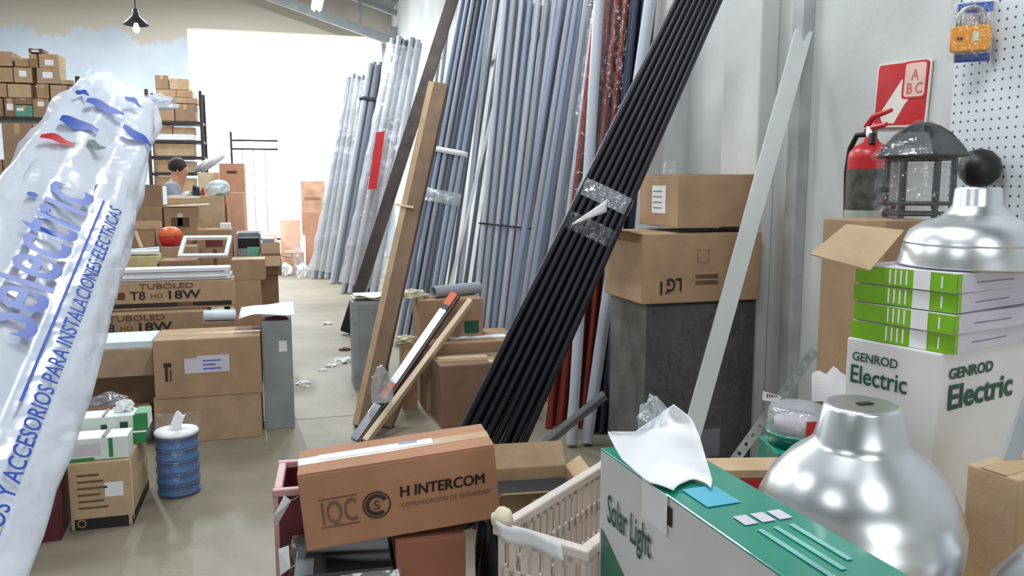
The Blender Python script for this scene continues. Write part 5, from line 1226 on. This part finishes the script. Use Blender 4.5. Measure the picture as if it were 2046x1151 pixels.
# ================================================================ FOREGROUND LEFT: WRAPPED TUBE BUNDLE
T_ = D(245, 178, 1.75); Q_ = D(0, 700, 1.15)
ax = (T_ - Q_); B_ = T_ + ax * ((.08 - T_.z) / ax.z); ax = T_ - B_; L = ax.length
zax = ax.normalized(); view = ((T_ + Q_) / 2 - CAM).normalized()
X = zax.cross(view).normalized(); X = X if X.dot(RT) > 0 else -X          # across, to the right
N_ = X.cross(zax).normalized(); N_ = N_ if N_.dot(view) < 0 else -N_      # towards the camera
t = thing('wrapped_tube_bundle', 'big bundle of tubes in printed white plastic sleeve, leaning close by', 'tubes', (B_.x, B_.y, 0))
o0 = Vector(t.location)
sQ = (Q_ - B_).length / L
def hwid(s): # half width along the bundle
    a = (1 - s) * L
    for (d0, w0), (d1, w1) in zip(((0, .076), (.06, .086), (.3, .106), (.75, .128), (5, .135)), ((.06, .086), (.3, .106), (.75, .128), (5, .135), (9, .13))):
        if a <= d1: return w0 + (w1 - w0) * (a - d0) / (d1 - d0)
    return .13
for i, a in enumerate((-.09, -.045, 0, .045, .09)):
    for j, bb in enumerate((-.022, .022)):
        k = .8
        P, Q2 = B_ + X * a * .95 + N_ * bb, T_ - zax * (.1 + .03 * ((i * 3 + j) % 4)) + X * a * .72 + N_ * bb * .9
        tubew('tube', None, t, P - o0, Q2 - o0, .0215, ut('alu' if i % 2 else 'pvc_pale'), X)
def surf(s, a, off=0.0):
    """point on the sleeve: s along 0..1, a = signed arc across on the camera side (m)"""
    w_ = hwid(s); th = max(-PI / 2, min(PI / 2, a / w_ * 1.25))
    return B_ + zax * (s * L) + X * (math.sin(th) * (w_ + off)) + N_ * (math.cos(th) ** .7 * .055 + off) - o0
b = MB(); NN, SS = 40, 90
for j in range(SS + 1):
    s = j / SS; e = (1 - s) * L
    flat = min(1, .25 + e / .12)
    for q in range(NN):
        a = 2 * PI * q / NN; ca, sa = math.cos(a), math.sin(a); w_ = hwid(s)
        wr_ = .010 * noise.noise(Vector((ca * 2.2, sa * 2.2, s * 16))) + .006 * noise.noise(Vector((ca * 5, sa * 5, s * 40))) * (1 + (1 if e < .6 else 0))
        ridge = .004 * math.cos(7 * a)
        rx = w_ + wr_; ry = (.055 * flat + wr_ + ridge)
        sy = abs(sa) ** .7 * (1 if sa > 0 else -1)
        zz = s * L + (.03 * noise.noise(Vector((ca * 3, sa * 3, 9))) if j == SS else 0)
        b.v.append(tuple(B_ + zax * zz + X * (ca * rx) + N_ * (sy * ry) - o0))
b.f = [(j * NN + q, j * NN + (q + 1) % NN, (j + 1) * NN + (q + 1) % NN, (j + 1) * NN + q) for j in range(SS) for q in range(NN)]
b.build('plastic_sleeve', film('sleeve', .72, .86, (238, 244, 255), .2, 9), t, smooth=True)
c = T_ + X * .07 - o0; o = crumple('sleeve_tuft', film('sleeve', .72, .86, (238, 244, 255), .2, 9), tuple(c - Vector((0, 0, .01))), (.07, .03, .03), 4, .4, parent=t)
# print: runs up the sleeve, letters with their tops to the left
s450 = None
def along(px, py):   # position along the bundle nearest to a pixel
    r = ray(px, py).normalized(); best = (9, 0)
    for i in range(400):
        s = i / 399; p_ = B_ + zax * (s * L); v = p_ - CAM; dd_ = (v - r * v.dot(r)).length
        if dd_ < best[0]: best = (dd_, s)
    return best[1]
sEnd = along(150, 440); 
def pr(off_a, s_end, total):
    return lambda x, y: surf(s_end - (total - x) / L, off_a - y, .012)
tm = text_mesh('Selectric', .105, .001); tot = max(v.co.x for v in tm.vertices)
lettering('Selectric', M('print_blue'), t, pr(.022, sEnd, tot), .105, .001)
s1_ = sEnd
b = MB()
for i in range(61):
    s = s1_ - (tot + .1) / L * i / 60
    for a in (.033, .036): b.v.append(tuple(surf(s, a, .012)))
b.f = [(2 * i, 2 * i + 1, 2 * i + 3, 2 * i + 2) for i in range(60)]; b.build('print_line', M('print_blue'), t)
s_ = 'TUBOS Y ACCESORIOS PARA INSTALACIONES ELECTRICAS'
tm = text_mesh(s_, .026, .0003); tot2 = max(v.co.x for v in tm.vertices)
lettering(s_, M('print_blue'), t, (lambda x, y: surf(s1_ - (tot2 - x) / L, .062 - y, .012)), .026, .0003)
for k, (px, py, a0, w_, ln, mk) in enumerate(((190, 265, -.01, .05, .03, 'print_blue'), (150, 305, -.03, .05, .035, 'print_blue'), (215, 300, .045, .05, .03, 'print_blue'), (185, 248, -.045, .02, .02, 'print_blue'), (240, 250, .02, .025, .02, 'print_blue'), (125, 338, -.045, .045, .022, 'red'), (150, 335, -.0, .022, .022, 'greenprint'))):
    s = along(px, py)
    pts = []
    b = MB(); M_ = 10
    for i in range(M_ + 1):
        for v in (0, 1):
            b.v.append(tuple(surf(s + ((v - .5) * ln * (.35 + .65 * math.sin(PI * min(1, i / M_ + .08))) + .004 * math.sin(i * .8 + k)) / L, a0 - w_ / 2 + w_ * i / M_, .012)))
    b.f = [(2 * i, 2 * i + 1, 2 * i + 3, 2 * i + 2) for i in range(M_)]; b.build('print_mark', M(mk), t)
